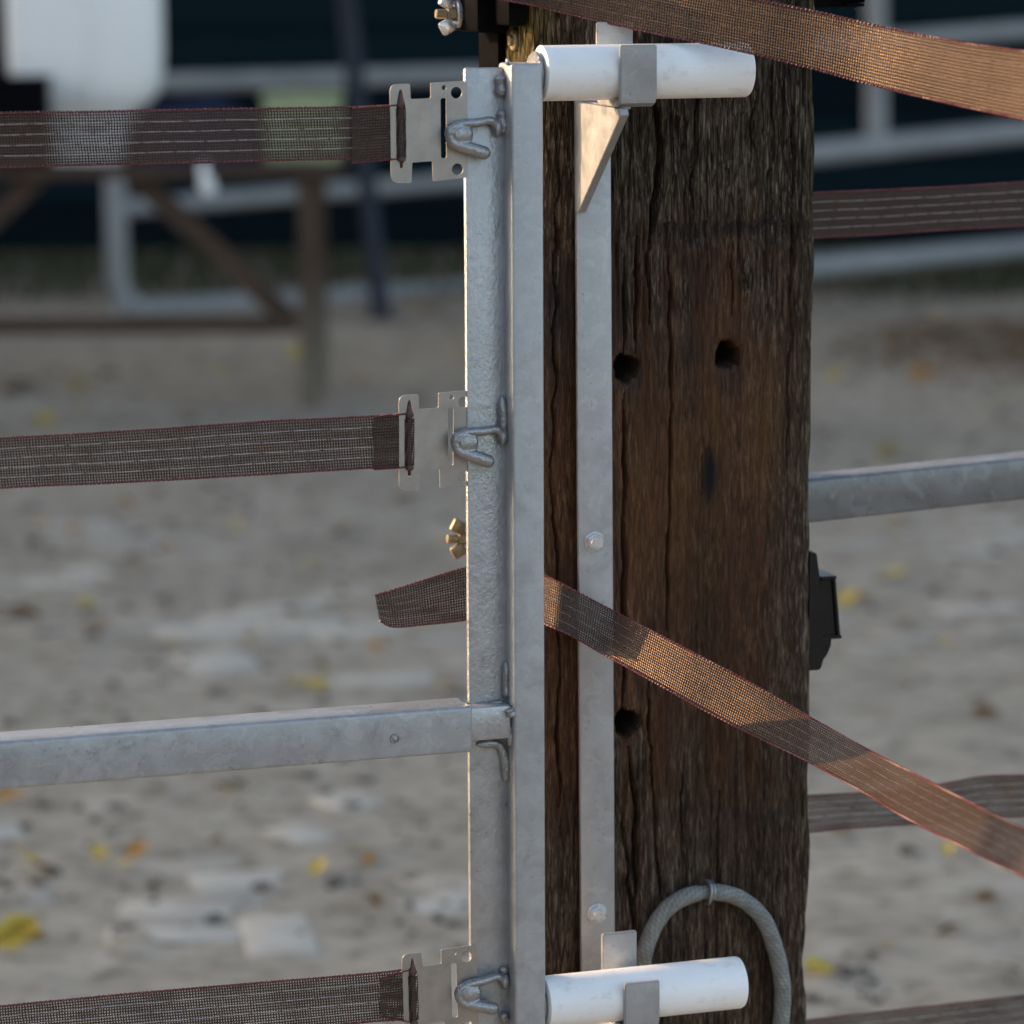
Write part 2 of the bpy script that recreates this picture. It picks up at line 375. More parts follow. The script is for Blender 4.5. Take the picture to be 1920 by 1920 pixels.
M['leafo'] = plain('orange_leaf', (.30, .13, .025), (.44, .23, .05), 40, .6)
M['leafb'] = plain('brown_leaf', (.11, .06, .028), (.2, .115, .05), 40, .7)
M['brick'] = plain('stable_brick', (.16, .08, .055), (.26, .14, .1), 12, .9)
M['roof'] = plain('stable_roof', (.06, .05, .045), (.1, .085, .08), 5, .9)

# ================================================================== LARGE STRUCTURE
# ground: one sheet, finely divided where the picture sees it
def lat(lo, hi, step, far):
    a = np.arange(lo, hi + 1e-6, step); o = [2, 5, 12, 30, 80, 200, 500]
    return np.concatenate([lo - np.array(o[::-1]), a, hi + np.array(o)])
def vnoise(x, y, sx, sy, seed):
    """smooth value noise on a lattice of cell sx x sy"""
    r = np.random.default_rng(seed); T = r.random((256, 256))
    fx, fy = x / sx, y / sy; ix = np.floor(fx).astype(int); iy = np.floor(fy).astype(int)
    a = fx - ix; b = fy - iy; a = a * a * (3 - 2 * a); b = b * b * (3 - 2 * b)
    g = lambda i, j: T[i % 256, j % 256]
    return (g(ix, iy) * (1 - a) + g(ix + 1, iy) * a) * (1 - b) + (g(ix, iy + 1) * (1 - a) + g(ix + 1, iy + 1) * a) * b
xs = lat(-3, 3, .025, 0); ys = lat(3.6, 13.5, .03, 0)
X, Y = np.meshgrid(xs, ys)
Hh = .006 * (vnoise(X, Y, .16, .16, 1) - .5) + .003 * (vnoise(X, Y, .06, .06, 2) - .5) + .03 * (vnoise(X, Y, .9, .9, 3) - .5)
clod = np.clip(vnoise(X, Y, .11, .11, 5) - .80, 0, 1); Hh += clod * .05
def ground_z(x, y):
    a = np.array([x]); b = np.array([y])
    return float((.03 * (vnoise(a, b, .9, .9, 3) - .5))[0])
ny, nx = X.shape; idx = np.arange(nx * ny).reshape(ny, nx)
Qg = np.stack([idx[:-1, :-1], idx[:-1, 1:], idx[1:, 1:], idx[1:, :-1]], -1).reshape(-1, 4)
gme = np_mesh('ground', np.stack([X, Y, Hh], -1).reshape(-1, 3), Qg)
ground = link('ground', gme, M['ground']); ground['kind'] = 'structure'
# worn clinker paving under the sand: only the stones that stick out are built
ca, sa = cos(radians(14)), sin(radians(14)); n_p = 0
for jrow in range(-2, 44):
    for icol in range(-16, 17):
        lx, ly = (icol + (.5 if jrow % 2 else 0)) * .207, jrow * .104
        x, y = lx * ca - ly * sa + .5, 4.0 + lx * sa + ly * ca
        if not (4.15 < y < 8.4) or abs(x) > .165 * y + .05: continue
        up_ = .55 * float(vnoise(np.array([x]), np.array([y]), .5, .5, 71)[0]) + .45 * random.random()
        if up_ < .60 or n_p >= 290: continue
        hz = ground_z(x, y) + .0005 + (up_ - .70) * .018; bm = bmesh.new()
        box(bm, (-.099, -.0485, -.06), (.099, .0485, 0), .007, 2)
        for v in bm.verts: v.co.x += random.uniform(-.002, .002); v.co.y += random.uniform(-.002, .002); v.co.z += random.uniform(-.0012, .0012)
        o = obj('paver', bm, M['paver_light'] if random.random() < .3 else M['paver'], ground); n_p += 1
        o.location = (x, y, hz); o.rotation_euler = (radians(random.uniform(-2, 2)), radians(random.uniform(-2, 2)), radians(14 + random.uniform(-3, 3)))

for px, py, a, b, t_ in ((520, 1752, .105, .20, 10), (405, 1238, .15, .20, 22), (325, 1752, .20, .07, 3), (330, 1702, .17, .07, 3), (715, 1265, .20, .11, 6), (650, 1500, .09, .12, 30), (560, 1560, .08, .12, 35)):
    c = GND(px, py); bm = bmesh.new(); box(bm, (-a / 2, -b / 2, -.06), (a / 2, b / 2, 0), .007, 2)
    for v in bm.verts: v.co.z += random.uniform(-.001, .001)
    o = obj('paver', bm, M['paver_light'], ground); o.location = (c.x, c.y, ground_z(c.x, c.y) + .0035); o.rotation_euler = (radians(random.uniform(-1, 1)), radians(random.uniform(-1, 1)), radians(t_))
# loose dark grit and clods
bm = bmesh.new()
for i in range(1500):
    y = 4.2 + 7 * random.random() ** 1.3; x = random.uniform(-.17, .17) * y
    if vnoise(np.array([x]), np.array([y]), .35, .35, 77)[0] < .42: continue
    s_ = .004 + .014 * random.random() ** 3
    rr = bmesh.ops.create_icosphere(bm, subdivisions=1, radius=1); zc2 = ground_z(x, y) + .003
    k1, k2, a_ = random.uniform(.7, 1.5), random.uniform(.4, .8), random.uniform(0, 3.1)
    for v in rr['verts']:
        q2 = Vector((v.co.x * k1, v.co.y, v.co.z * k2)) * s_ * random.uniform(.85, 1.15)
        v.co = Vector((x + q2.x * cos(a_) - q2.y * sin(a_), y + q2.x * sin(a_) + q2.y * cos(a_), zc2 + q2.z))
go = obj('grit', bm, M['grit'], None, 0); tag(go, 'loose dark grit and clods scattered over the sandy yard', 'grit', None, 'stuff')

# grass at the foot of the board wall
bm = bmesh.new()
for i in range(9000):
    x = random.uniform(-3.6, 4.2); y = random.uniform(13.3, 15.3)
    h = random.uniform(.03, .10); a = random.uniform(0, pi); w_ = .006
    dx, dy = cos(a) * w_, sin(a) * w_; lx, ly = random.uniform(-.04, .04), random.uniform(-.04, .04)
    bm.faces.new([bm.verts.new((x - dx, y - dy, 0)), bm.verts.new((x + dx, y + dy, 0)), bm.verts.new((x + lx, y + ly, h))])
gr = obj('grass', bm, M['grass'], None, 0); tag(gr, 'dull grass strip at the foot of the dark board wall', 'grass', None, 'stuff')

# dark board wall
wall = thing('board_wall', 'dark wall of horizontal boards closing the yard behind the blurred pipe panels', 'wall', (0, 15.5, 0), False)
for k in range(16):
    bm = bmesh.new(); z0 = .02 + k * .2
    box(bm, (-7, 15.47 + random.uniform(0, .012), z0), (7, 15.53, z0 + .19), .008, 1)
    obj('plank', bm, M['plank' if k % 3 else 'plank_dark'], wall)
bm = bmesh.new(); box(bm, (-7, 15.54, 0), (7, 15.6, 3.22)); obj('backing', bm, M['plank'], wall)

# unseen building added on the left to keep the low sun off the yard
st = thing('stable', 'long brick stable with a pitched roof along the left side of the yard', 'building', (-11.5, 19, 0), False)
bm = bmesh.new(); box(bm, (-14, 8.0, 0), (-9, 26, 3.1)); obj('wall', bm, M['brick'], st, 0)
bm = bmesh.new()
A = [bm.verts.new(p) for p in ((-14.4, 7.95, 3.0), (-8.8, 7.95, 3.0), (-11.5, 7.95, 5.0), (-14.4, 26.4, 3.0), (-8.8, 26.4, 3.0), (-11.5, 26.4, 5.0))]
for f in ((0, 1, 2), (3, 5, 4), (0, 2, 5, 3), (1, 4, 5, 2), (0, 3, 4, 1)): bm.faces.new([A[i] for i in f])
obj('roof', bm, M['roof'], st, 0)

# unseen hedge added at near left to darken what the gate faces there
hg = thing('tall_hedge', 'tall dense hedge along the near left side of the yard', 'hedge', (-6, -2.5, 0), False)
bm = bmesh.new(); box(bm, (-6.6, -7, 0), (-5.6, 1.6, 6.2)); obj('stems', bm, M['foliage'], hg, 0)
bm = bmesh.new()
for i in range(3000):
    p = Vector((random.uniform(-6.9, -5.2), random.uniform(-7.2, 1.9), random.uniform(0, 6.6))); s_ = random.uniform(.08, .18)
    t1 = Vector((random.gauss(0, 1), random.gauss(0, 1), random.gauss(0, 1))).normalized(); t2 = t1.orthogonal().normalized()
    bm.faces.new([bm.verts.new(p - t1 * s_), bm.verts.new(p - t2 * s_ * .6), bm.verts.new(p + t1 * s_), bm.verts.new(p + t2 * s_ * .6)])
obj('foliage', bm, M['foliage'], hg, 0)

# unseen trees added behind the wall, their crowns darken the back of the yard
for n_, (cx, cy, cz) in enumerate(((-5, 12.6, 6.6), (0.2, 13.2, 7.0), (5.4, 12.6, 6.6))):
    tr = thing('yard_tree', ('tall leaning tree behind the board wall, ' + ('left of the table', 'behind the gate', 'right of the post')[n_]), 'tree', (cx, 17.5, 0), False, 'tall trees behind the board wall')
    bm = bmesh.new(); sweep(bm, cpath([(cx, 17.5, -.1), (cx, 17.3, 2), (cx + .1, 16.2, 4.2), (cx, cy, cz)], 16), [.3 - .014 * i for i in range(16)], 10); obj('trunk', bm, M['brownwood'], tr)
    bm = bmesh.new()
    for i in range(4200):
        while True:
            d_ = Vector((random.uniform(-1, 1), random.uniform(-1, 1), random.uniform(-1, 1)))
            if d_.length < 1: break
        p = Vector((cx + d_.x * 3.6, cy - .8 + d_.y * 4.6, cz + .6 + d_.z * 2.0)); s_ = random.uniform(.16, .34)
        t1 = Vector((random.gauss(0, 1), random.gauss(0, 1), random.gauss(0, 1))).normalized(); t2 = t1.orthogonal().normalized()
        bm.faces.new([bm.verts.new(p - t1 * s_), bm.verts.new(p - t2 * s_ * .6), bm.verts.new(p + t1 * s_), bm.verts.new(p + t2 * s_ * .6)])
    obj('crown', bm, M['foliage'], tr, 0)

for cx, dx in ((-6.2, 3.4), (6.6, -3.4)):  # two nearer unseen trees added to darken the ground further back
    tr = thing('yard_tree', 'broad tree leaning over the yard from the ' + ('left' if cx < 0 else 'right'), 'tree', (cx, 11, 0), False, 'broad trees leaning over the yard')
    bm = bmesh.new(); sweep(bm, cpath([(cx, 11, -.1), (cx, 10.9, 2.5), (cx + dx * .4, 10.4, 5), (cx + dx, 9.8, 7.2)], 16), [.28 - .013 * i for i in range(16)], 10); obj('trunk', bm, M['brownwood'], tr)
    bm = bmesh.new()
    for i in range(3600):
        while True:
            d_ = Vector((random.uniform(-1, 1), random.uniform(-1, 1), random.uniform(-1, 1)))
            if d_.length < 1: break
        p = Vector((cx + dx + d_.x * 3.8, 9.6 + d_.y * 2.6, 7.6 + d_.z * 1.6)); s_ = random.uniform(.16, .34)
        t1 = Vector((random.gauss(0, 1), random.gauss(0, 1), random.gauss(0, 1))).normalized(); t2 = t1.orthogonal().normalized()
        bm.faces.new([bm.verts.new(p - t1 * s_), bm.verts.new(p - t2 * s_ * .6), bm.verts.new(p + t1 * s_), bm.verts.new(p + t2 * s_ * .6)])
    obj('crown', bm, M['foliage'], tr, 0)

# blurred pipe panels in front of the wall
def pipe(name, pts, r, parent, n=2, mat='pipe'):
    bm = bmesh.new(); sweep(bm, cpath(pts, n) if n > 2 else pts, r, 14); return obj(name, bm, M[mat], parent)
A0 = GND(222, 588); B0 = GND(1000, 541); dirp = (B0 - A0).normalized()
pl = thing('pipe_panel', 'grey pipe panel with a rounded lower corner standing behind the top left tape', 'fence panel', A0, False)
def on_panel(px, py):      # point of the left panel's own vertical plane
    nrm = Vector((-dirp.y, dirp.x, 0)); r = ray(px, py); t = (A0 - CPOS).dot(nrm) / r.dot(nrm); return CPOS + r * t
zt = on_panel(500, 150).z; zm1 = on_panel(280, 388).z; zm2 = on_panel(900, 333).z; zb = on_panel(500, 566).z
L = (B0 - A0).length
q = lambda s, z: Vector((A0.x + dirp.x * s, A0.y + dirp.y * s, z))
pipe('upright', [q(0, zt), q(0, zb + .2), q(.003, zb + .12), q(.025, zb + .05), q(.07, zb + .012), q(.14, zb), q(.3, zb)], .043, pl, 40)
pipe('rail', [q(.3, zb), q(L, zb)], .043, pl); pipe('rail', [q(.0, zm1), q(L, zm2)], .034, pl); pipe('rail', [q(.0, zt), q(L, zt)], .036, pl)
for s in (0.002, L): pipe('foot', [q(s, 0), q(s, zb + .04)], .03, pl)
A1 = Vector(YP(1400, 505, 12.9)); B1 = Vector(YP(2000, 455, 14.2)); A1.z = B1.z = 0
d1 = (B1 - A1).normalized(); n1_ = Vector((-d1.y, d1.x, 0))
def on_p2(px, py):
    r = ray(px, py); t = (A1 - CPOS).dot(n1_) / r.dot(n1_); return CPOS + r * t
pr = thing('pipe_panel', 'grey pipe panel with three rails behind the right edge of the wooden post', 'fence panel', A1, False)
for (x0, y0, x1, y1, r) in ((1400, 98, 2000, 50, .036), (1400, 300, 2000, 238, .046), (1400, 512, 2000, 456, .044)):
    pipe('rail', [on_p2(x0, y0), on_p2(x1, y1)], r, pr)
pipe('upright', [on_p2(1640, -260), on_p2(1643, 275)], .043, pr)
pipe('upright', [on_p2(1405, -260), A1.copy()], .043, pr); pipe('upright', [on_p2(1995, -260), B1.copy()], .043, pr)
bt = GND(716, 600)
sp = thing('steel_post', 'leaning dark blue steel post in front of the left pipe panel', 'post', bt, False)
bm = bmesh.new(); sweep(bm, [bt, YP(650, 0, bt.y + .05), YP(632, -180, bt.y + .06)], .037, 12); obj('pole', bm, M['darkpost'], sp)
bm = bmesh.new(); box(bm, bt + Vector((-.07, -.07, 0)), bt + Vector((.07, .07, .012)), .003); obj('base_plate', bm, M['darkpost'], sp)

# trestle table with things on it
TY = 10.55
leg_b = GND(590, 748); TY = leg_b.y; sc_ = TY / F
tb = thing('trestle_table', 'brown wooden trestle table with slanting braces behind the top left tape', 'table', (leg_b.x - .75, TY, 0), False)
zt_ = YP(590, 300, TY).z
bm = bmesh.new(); box(bm, (leg_b.x - 1.62, TY - .28, zt_ - .035), (leg_b.x + .10, TY + .28, zt_), .004); obj('tabletop', bm, M['brownwood'], tb)
for sx in (leg_b.x, leg_b.x - 1.5):
    for dy, hh in ((0, 0), (.45, 0)):
        bm = bmesh.new(); box(bm, (sx - .030, TY + dy - .24, 0), (sx + .030, TY + dy - .17, zt_ - .036), .004); obj('leg', bm, M['leg'], tb)
zs = YP(300, 606, TY - .2).z
bm = bmesh.new(); box(bm, (leg_b.x - 1.46, TY - .235, zs - .03), (leg_b.x - .037, TY - .18, zs + .02), .004); obj('stretcher', bm, M['brownwood'], tb)
for (x0, y0, x1, y1) in ((245, 322, 548, 602), (80, 322, -220, 602)):
    a, b = YP(x0, y0, TY - .2), YP(x1, y1, TY - .2); dv = (b - a).normalized(); nv = Vector((dv.z, 0, -dv.x)) * .033
    bm = bmesh.new(); vv = []
    for y in (TY - .226, TY - .186):
        vv.append([bm.verts.new(Vector((p.x, y, p.z))) for p in (a + nv, b + nv, b - nv, a - nv)])
    bm.faces.new(vv[0]); bm.faces.new(vv[1][::-1])
    for k in range(4): bm.faces.new((vv[0][k], vv[1][k], vv[1][(k + 1) % 4], vv[0][(k + 1) % 4]))
    obj('brace', bm, M['brownwood'], tb)
# white container, black box, blue bundle, pale green crate on the table
x0, x1 = YP(10, 100, TY - .12).x, YP(295, 100, TY - .12).x; zc = YP(150, 208, TY - .2).z
ct = thing('white_container', 'tall white plastic container standing on the trestle table at the upper left', 'container', ((x0 + x1) / 2, TY, zt_), False)
bm = bmesh.new(); xm = (x0 + x1) / 2; hw = (x1 - x0) / 2
prof = [(.58, 0), (.60, .09), (.66, .145), (.80, .175), (.92, .205), (.98, .26), (1, .34), (1, .62), (.95, .68), (.5, .70)]
rings = []
for s, z in prof:
    L_ = roundpoly([(-hw * s, -.15 * s), (hw * s, -.15 * s), (hw * s, .15 * s), (-hw * s, .15 * s)], .07, 6)
    rings.append([bm.verts.new((xm + x, TY + y, zt_ + z)) for x, y in L_])
for a, b in zip(rings, rings[1:]):
    for k in range(len(a)): bm.faces.new((a[k], a[(k + 1) % len(a)], b[(k + 1) % len(a)], b[k]))
bm.faces.new(rings[0][::-1]); bm.faces.new(rings[-1]); obj('body', bm, M['cont'], ct, 50)
xs_ = YP(172, 100, TY - .15).x
bm = bmesh.new(); box(bm, (xs_ - .012, TY - .157, zt_ + .19), (xs_ + .012, TY - .148, zt_ + .64), .003); obj('seam', bm, M['cont'], ct)
bm = bmesh.new(); cyl(bm, (xm, TY, zt_ + .69), (xm, TY, zt_ + .74), .06, 24, None, .005); obj('cap', bm, M['cont'], ct)
bxr = YP(92, 170, TY - .2).x; bz = YP(50, 142, TY - .2).z
bb = thing('black_box', 'black box standing on the table in front of the white container', 'box', (bxr - .2, TY - .2, zt_), False)
bm = bmesh.new(); box(bm, (bxr - .40, TY - .27, zt_), (bxr, TY - .16, bz - .012), .012); obj('body', bm, M['black'], bb)
bm = bmesh.new(); box(bm, (bxr - .405, TY - .275, bz - .0115), (bxr + .004, TY - .155, bz), .004); obj('lid', bm, M['black'], bb)
bm = bmesh.new(); a, b = YP(255, 200, TY - .1), YP(478, 200, TY - .1); top = YP(360, 178, TY - .1)
r = bmesh.ops.create_uvsphere(bm, u_segments=32, v_segments=20, radius=1)
for v in r['verts']:
    k = 1 + .05 * sin(5 * v.co.x + 2 * v.co.y) + .03 * sin(11 * v.co.y + 3)
    v.co = Vector(((a.x + b.x) / 2 + v.co.x * .21 * k, TY - .08 + v.co.y * .13 * k, zt_ + max(v.co.z, 0) * (top.z - zt_) * k))
single('cloth_bundle', bm, M['navy'], 'rounded dark blue bundle on the table to the right of the white container', 'bundle', ((a.x + b.x) / 2, TY, zt_), False)
a, b = YP(500, 185, TY), YP(668, 185, TY); tz = YP(580, 173, TY).z
gc = thing('green_crate', 'pale green plastic crate at the right end of the trestle table', 'crate', ((a.x + b.x) / 2, TY, zt_), False)
bm = bmesh.new(); box(bm, (a.x, TY - .14, zt_), (b.x - .05, TY + .1, tz - .02), .012); obj('body', bm, M['lime'], gc)
bm = bmesh.new(); box(bm, (a.x - .008, TY - .148, tz - .0195), (b.x - .042, TY + .108, tz), .004); obj('rim', bm, M['lime'], gc)
kn = YP(388, 340, TY - .3)
rk = thing('hanging_rope', 'short pale rope with a knot hanging from the table edge under the top tape', 'rope', (kn.x, TY - .3, zt_), False)
bm = bmesh.new(); sweep(bm, cpath([(kn.x - .012, TY - .24, zt_ + .006), (kn.x - .012, TY - .29, zt_ + .006), (kn.x - .01, TY - .3, zt_ - .03), (kn.x, TY - .3, kn.z + .01)], 20), .013, 8); obj('cord', bm, M['cont'], rk)
bm = bmesh.new(); ell(bm, (kn.x, TY - .3, kn.z - .01), (.024, .022, .032)); ell(bm, (kn.x + .008, TY - .305, kn.z - .022), (.02, .02, .02)); obj('knot', bm, M['cont'], rk)

# ================================================================== WOODEN POST (old sleeper)
PU0, PU1, PV0, PV1 = .054, .2905, .107, .247
def prof_pts():
    L_ = []; r = .005
    for v in np.arange(PV1, PV0 + r, -.002): L_.append((PU0, v, -1, 0))
    for k in range(1, 5): a = pi + k * pi / 10; L_.append((PU0 + r + r * cos(a), PV0 + r + r * sin(a), cos(a), sin(a)))
    for u in np.arange(PU0 + r, PU1 - r, .00095): L_.append((u, PV0, 0, -1))
    for k in range(1, 5): a = 1.5 * pi + k * pi / 10; L_.append((PU1 - r + r * cos(a), PV0 + r + r * sin(a), cos(a), sin(a)))
    for v in np.arange(PV0 + r, PV1, .003): L_.append((PU1, v, 1, 0))
    for u in np.linspace(PU1, PU0, 12)[:-1]: L_.append((u, PV1, 0, 1))
    return np.array(L_)
PP = prof_pts(); zz = np.concatenate([np.arange(0, .58, .03), np.arange(.58, 1.43, .0021), np.arange(1.43, 1.56, .012)])
arc = np.concatenate([[0], np.cumsum(np.hypot(*np.diff(PP[:, :2], axis=0).T))])
SS, ZZ = np.meshgrid(arc, zz); UU = np.broadcast_to(PP[:, 0], SS.shape); VV = np.broadcast_to(PP[:, 1], SS.shape)
front = np.broadcast_to(np.clip(-PP[:, 3], 0, 1), SS.shape)
wav = .0025 * (vnoise(SS, ZZ, .05, .22, 21) - .5)                    # grain lines wander
pxz = lambda y: P(1400, y, PV0).z
S2 = SS + wav
mid = np.clip((pxz(570) - ZZ) / .04, 0, 1) * np.clip((ZZ - pxz(1420)) / .05, 0, 1)          # smoother, worn middle
disp = (.0026 * (vnoise(S2, ZZ, .0036, .07, 22) - .5) + .0022 * (vnoise(S2, ZZ, .0020, .035, 23) - .5)) * (1 - .72 * mid) + .004 * (vnoise(SS, ZZ, .06, .2, 24) - .5)
fib = np.clip(vnoise(S2, ZZ, .0045, .12, 25) - .72, 0, 1); disp -= fib * .014 * (1 - .85 * mid)     # short checks
pxu = lambda x, y: P(x, y, PV0).u if False else P(x, y, PV0).x
rough_top = np.clip((ZZ - pxz(560)) / .05, 0, 1)
disp -= rough_top * .0030 * np.clip(vnoise(S2, ZZ, .0026, .022, 26) - .5, 0, .3) * 3
def crack(pts, wd, dp, amp=.002, seed=0):
    global disp
    p = np.array([(pxz(y), pxu(x, y)) for x, y in pts]); o = np.argsort(p[:, 0]); p = p[o]
    uc = np.interp(ZZ, p[:, 0], p[:, 1]) + amp * (vnoise(ZZ, ZZ * 0, .022, 1, 40 + seed) - .5) * 2 + amp * .5 * (vnoise(ZZ, ZZ * 0, .006, 1, 60 + seed) - .5)
    end = np.clip((ZZ - p[0, 0]) / .03, 0, 1) * np.clip((p[-1, 0] - ZZ) / .03, 0, 1)
    ww = wd * (.55 + .9 * vnoise(ZZ, ZZ * 0, .03, 1, 80 + seed)) * end + 1e-5
    k = np.clip(1 - np.abs(UU - uc) / ww, 0, 1) ** .7 * front
    disp = disp - dp * k * (end > 0)
crack([(1232, 120), (1236, 300), (1226, 470)], .0034, .020, .002, 1)
crack([(1218, 440), (1222, 600)], .0022, .014, .0015, 2)
crack([(1198, 430), (1190, 660)], .0020, .012, .0015, 3)
crack([(1172, 470), (1172, 680)], .0016, .010, .0015, 4)
crack([(1257, 480), (1259, 760), (1252, 1010), (1250, 1180)], .0013, .010, .001, 5)
crack([(1172, 720), (1168, 1330)], .0017, .012, .0015, 6)
crack([(1175, 1380), (1196, 1520), (1192, 1680)], .0028, .016, .002, 7)
crack([(1212, 1240), (1226, 1500), (1238, 1700)], .0014, .010, .002, 8)
crack([(1375, 440), (1372, 620)], .0012, .008, .0015, 9)
crack([(1320, 840), (1314, 930)], .0015, .006, .001, 10)
crack([(1160, 1480), (1190, 1720), (1215, 1900)], .0022, .012, .002, 11)
crack([(1045, 300), (1040, 900), (1050, 1500)], .0014, .010, .003, 12)
crack([(1420, 120), (1410, 330)], .0014, .008, .002, 13)
crack([(1310, 130), (1300, 420)], .0013, .008, .002, 14)
crack([(1490, 200), (1478, 900)], .0010, .006, .002, 15)
crack([(1280, 1420), (1276, 1600)], .0012, .008, .0015, 16)
crack([(1350, 1450), (1345, 1900)], .0010, .007, .0015, 17)
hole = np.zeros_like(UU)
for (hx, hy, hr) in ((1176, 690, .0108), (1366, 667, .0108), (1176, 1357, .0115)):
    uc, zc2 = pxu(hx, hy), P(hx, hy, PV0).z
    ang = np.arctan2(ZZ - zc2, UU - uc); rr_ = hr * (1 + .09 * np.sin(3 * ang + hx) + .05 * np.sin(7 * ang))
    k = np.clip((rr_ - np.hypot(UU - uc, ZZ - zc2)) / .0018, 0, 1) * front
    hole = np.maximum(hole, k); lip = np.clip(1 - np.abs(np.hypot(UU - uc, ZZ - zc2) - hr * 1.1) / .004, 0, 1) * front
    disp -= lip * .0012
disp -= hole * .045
def blob(x, y, ru, rz, soft=.5):
    k = np.hypot((UU - pxu(x, y)) / ru, (ZZ - P(x, y, PV0).z) / rz); return np.clip((1 - k) / soft, 0, 1) * front
slot = blob(1332, 890, .0095, .030, .6); disp -= blob(1326, 890, .005, .026, .35) * .0035
band = np.clip(1 - np.abs(ZZ - (pxz(428) + .003 * np.sin(UU * 60) + .010 * (vnoise(SS, ZZ, .014, 9, 52) - .5))) / (.004 + .012 * vnoise(SS, ZZ, .012, .004, 51)), 0, 1) * np.clip((UU - pxu(1215, 430)) / .01, 0, 1) * front
disp -= band * .0028 + np.clip((pxz(432) - ZZ) / .004, 0, 1) * .0012 * front
scar = blob(1402, 515, .008, .022, .6); disp += scar * .004 * (vnoise(SS, ZZ, .004, .008, 31))
scar2 = blob(1360, 330, .014, .014, .8); disp += scar2 * .002
edgechip = np.clip((SS - arc[-1] * 0) * 0, 0, 1)
corner = np.broadcast_to(np.clip(1 - np.abs(PP[:, 0] - PU1) / .012, 0, 1), SS.shape)
disp -= corner * np.clip(vnoise(ZZ, ZZ * 0, .02, 1, 33) - .5, 0, 1) * .0045
Vx = UU + np.broadcast_to(PP[:, 2], SS.shape) * disp + (ZZ - 1) * -.002; Vy = VV + np.broadcast_to(PP[:, 3], SS.shape) * disp
nz, ns = SS.shape; idx = np.arange(nz * ns).reshape(nz, ns); idr = np.roll(idx, -1, 1)
Qp = np.stack([idx[:-1], idr[:-1], idr[1:], idx[1:]], -1).reshape(-1, 4)
porg = Vector(((PU0 + PU1) / 2, (PV0 + PV1) / 2, 0))
pv = np.stack([Vx - porg.x, Vy - porg.y, ZZ], -1).reshape(-1, 3)
tri_top = len(pv); pv = np.vstack([pv, [[0, 0, zz[-1] + .004]]])
pme = np_mesh('wooden_post', pv, np.vstack([Qp, np.stack([idx[-1], idr[-1], np.full(ns, tri_top), np.full(ns, tri_top)], -1)]) if False else Qp)
def vattr(name, arr):
    a = pme.attributes.new(name, 'FLOAT', 'POINT'); f = np.zeros(len(pme.vertices), np.float32); f[:arr.size] = arr.ravel(); a.data.foreach_set('value', f)
gy = np.clip((ZZ - pxz(500)) / .06 + .9 * (vnoise(S2, ZZ, .02, .09, 34) - .5), 0, 1) * .92
gy = np.maximum(gy, np.clip((pxz(1420) - ZZ) / .10, 0, 1) * (.35 + .5 * vnoise(S2, ZZ, .010, .12, 35)))
gy = np.maximum(gy, np.clip((vnoise(S2, ZZ, .012, .16, 39) - .45) * 1.8, 0, .6) * (1 - .85 * mid))
gy = np.maximum(gy, np.clip((UU - (PU1 - .045)) / .045, 0, 1) * .75); gy = np.maximum(gy, np.maximum(scar, scar2 * .5))
vattr('grey', gy)
left = np.broadcast_to(np.clip(-PP[:, 2], 0, 1), SS.shape)
ms = left * .9; ms = np.maximum(ms, blob(1500, 1500, .03, .028, .9) * .4); ms = np.maximum(ms, np.clip(1 - (UU - PU0) / .03, 0, 1) * np.clip((ZZ - 1.3) / .06, 0, 1) * .7 * front)
ms = np.maximum(ms, corner * np.clip((ZZ - pxz(600)) / .1, 0, 1) * .5)
vattr('moss', ms)
org_ = np.clip(1 - np.abs(ZZ - pxz(880)) / .16, 0, 1) * np.clip(vnoise(S2, ZZ, .018, .3, 36) * 1.8 - .55, 0, 1)
org_ = np.maximum(org_, blob(1283, 880, .012, .07, .7)); org_ = np.maximum(org_, blob(1450, 800, .02, .09, .8)); vattr('orange', np.clip(org_, 0, 1) * front)
stn = np.maximum(slot * .9, blob(1368, 700, .02, .03, .9) * .5); stn = np.maximum(stn, band * .75); stn = np.maximum(stn, hole)  # bolt holes are painted dark inside as well as sunk
stn = np.maximum(stn, blob(1185, 700, .016, .03, .8) * .6); stn = np.maximum(stn, blob(1300, 660, .03, .02, .9) * .35)
stn = np.maximum(stn, np.clip(1 - np.abs(ZZ - (pxz(1525) + .006 * np.sin(UU * 45))) / .014, 0, 1) * front * .5 * vnoise(S2, ZZ, .03, .03, 38))
stn = np.maximum(stn, blob(1330, 1560, .012, .03, .9) * .5); stn = np.maximum(stn, np.clip(1 - (UU - pxu(1150, 520)) / .035, 0, 1) * np.clip(1 - np.abs(ZZ - pxz(560)) / .08, 0, 1) * front * .7)
vattr('stain', stn)
post = link('wooden_post', pme, M['wood']); post.matrix_world = GM @ Matrix.Translation(porg)
tag(post, 'thick weathered wooden post with bolt holes and long cracks behind the gate end', 'post')

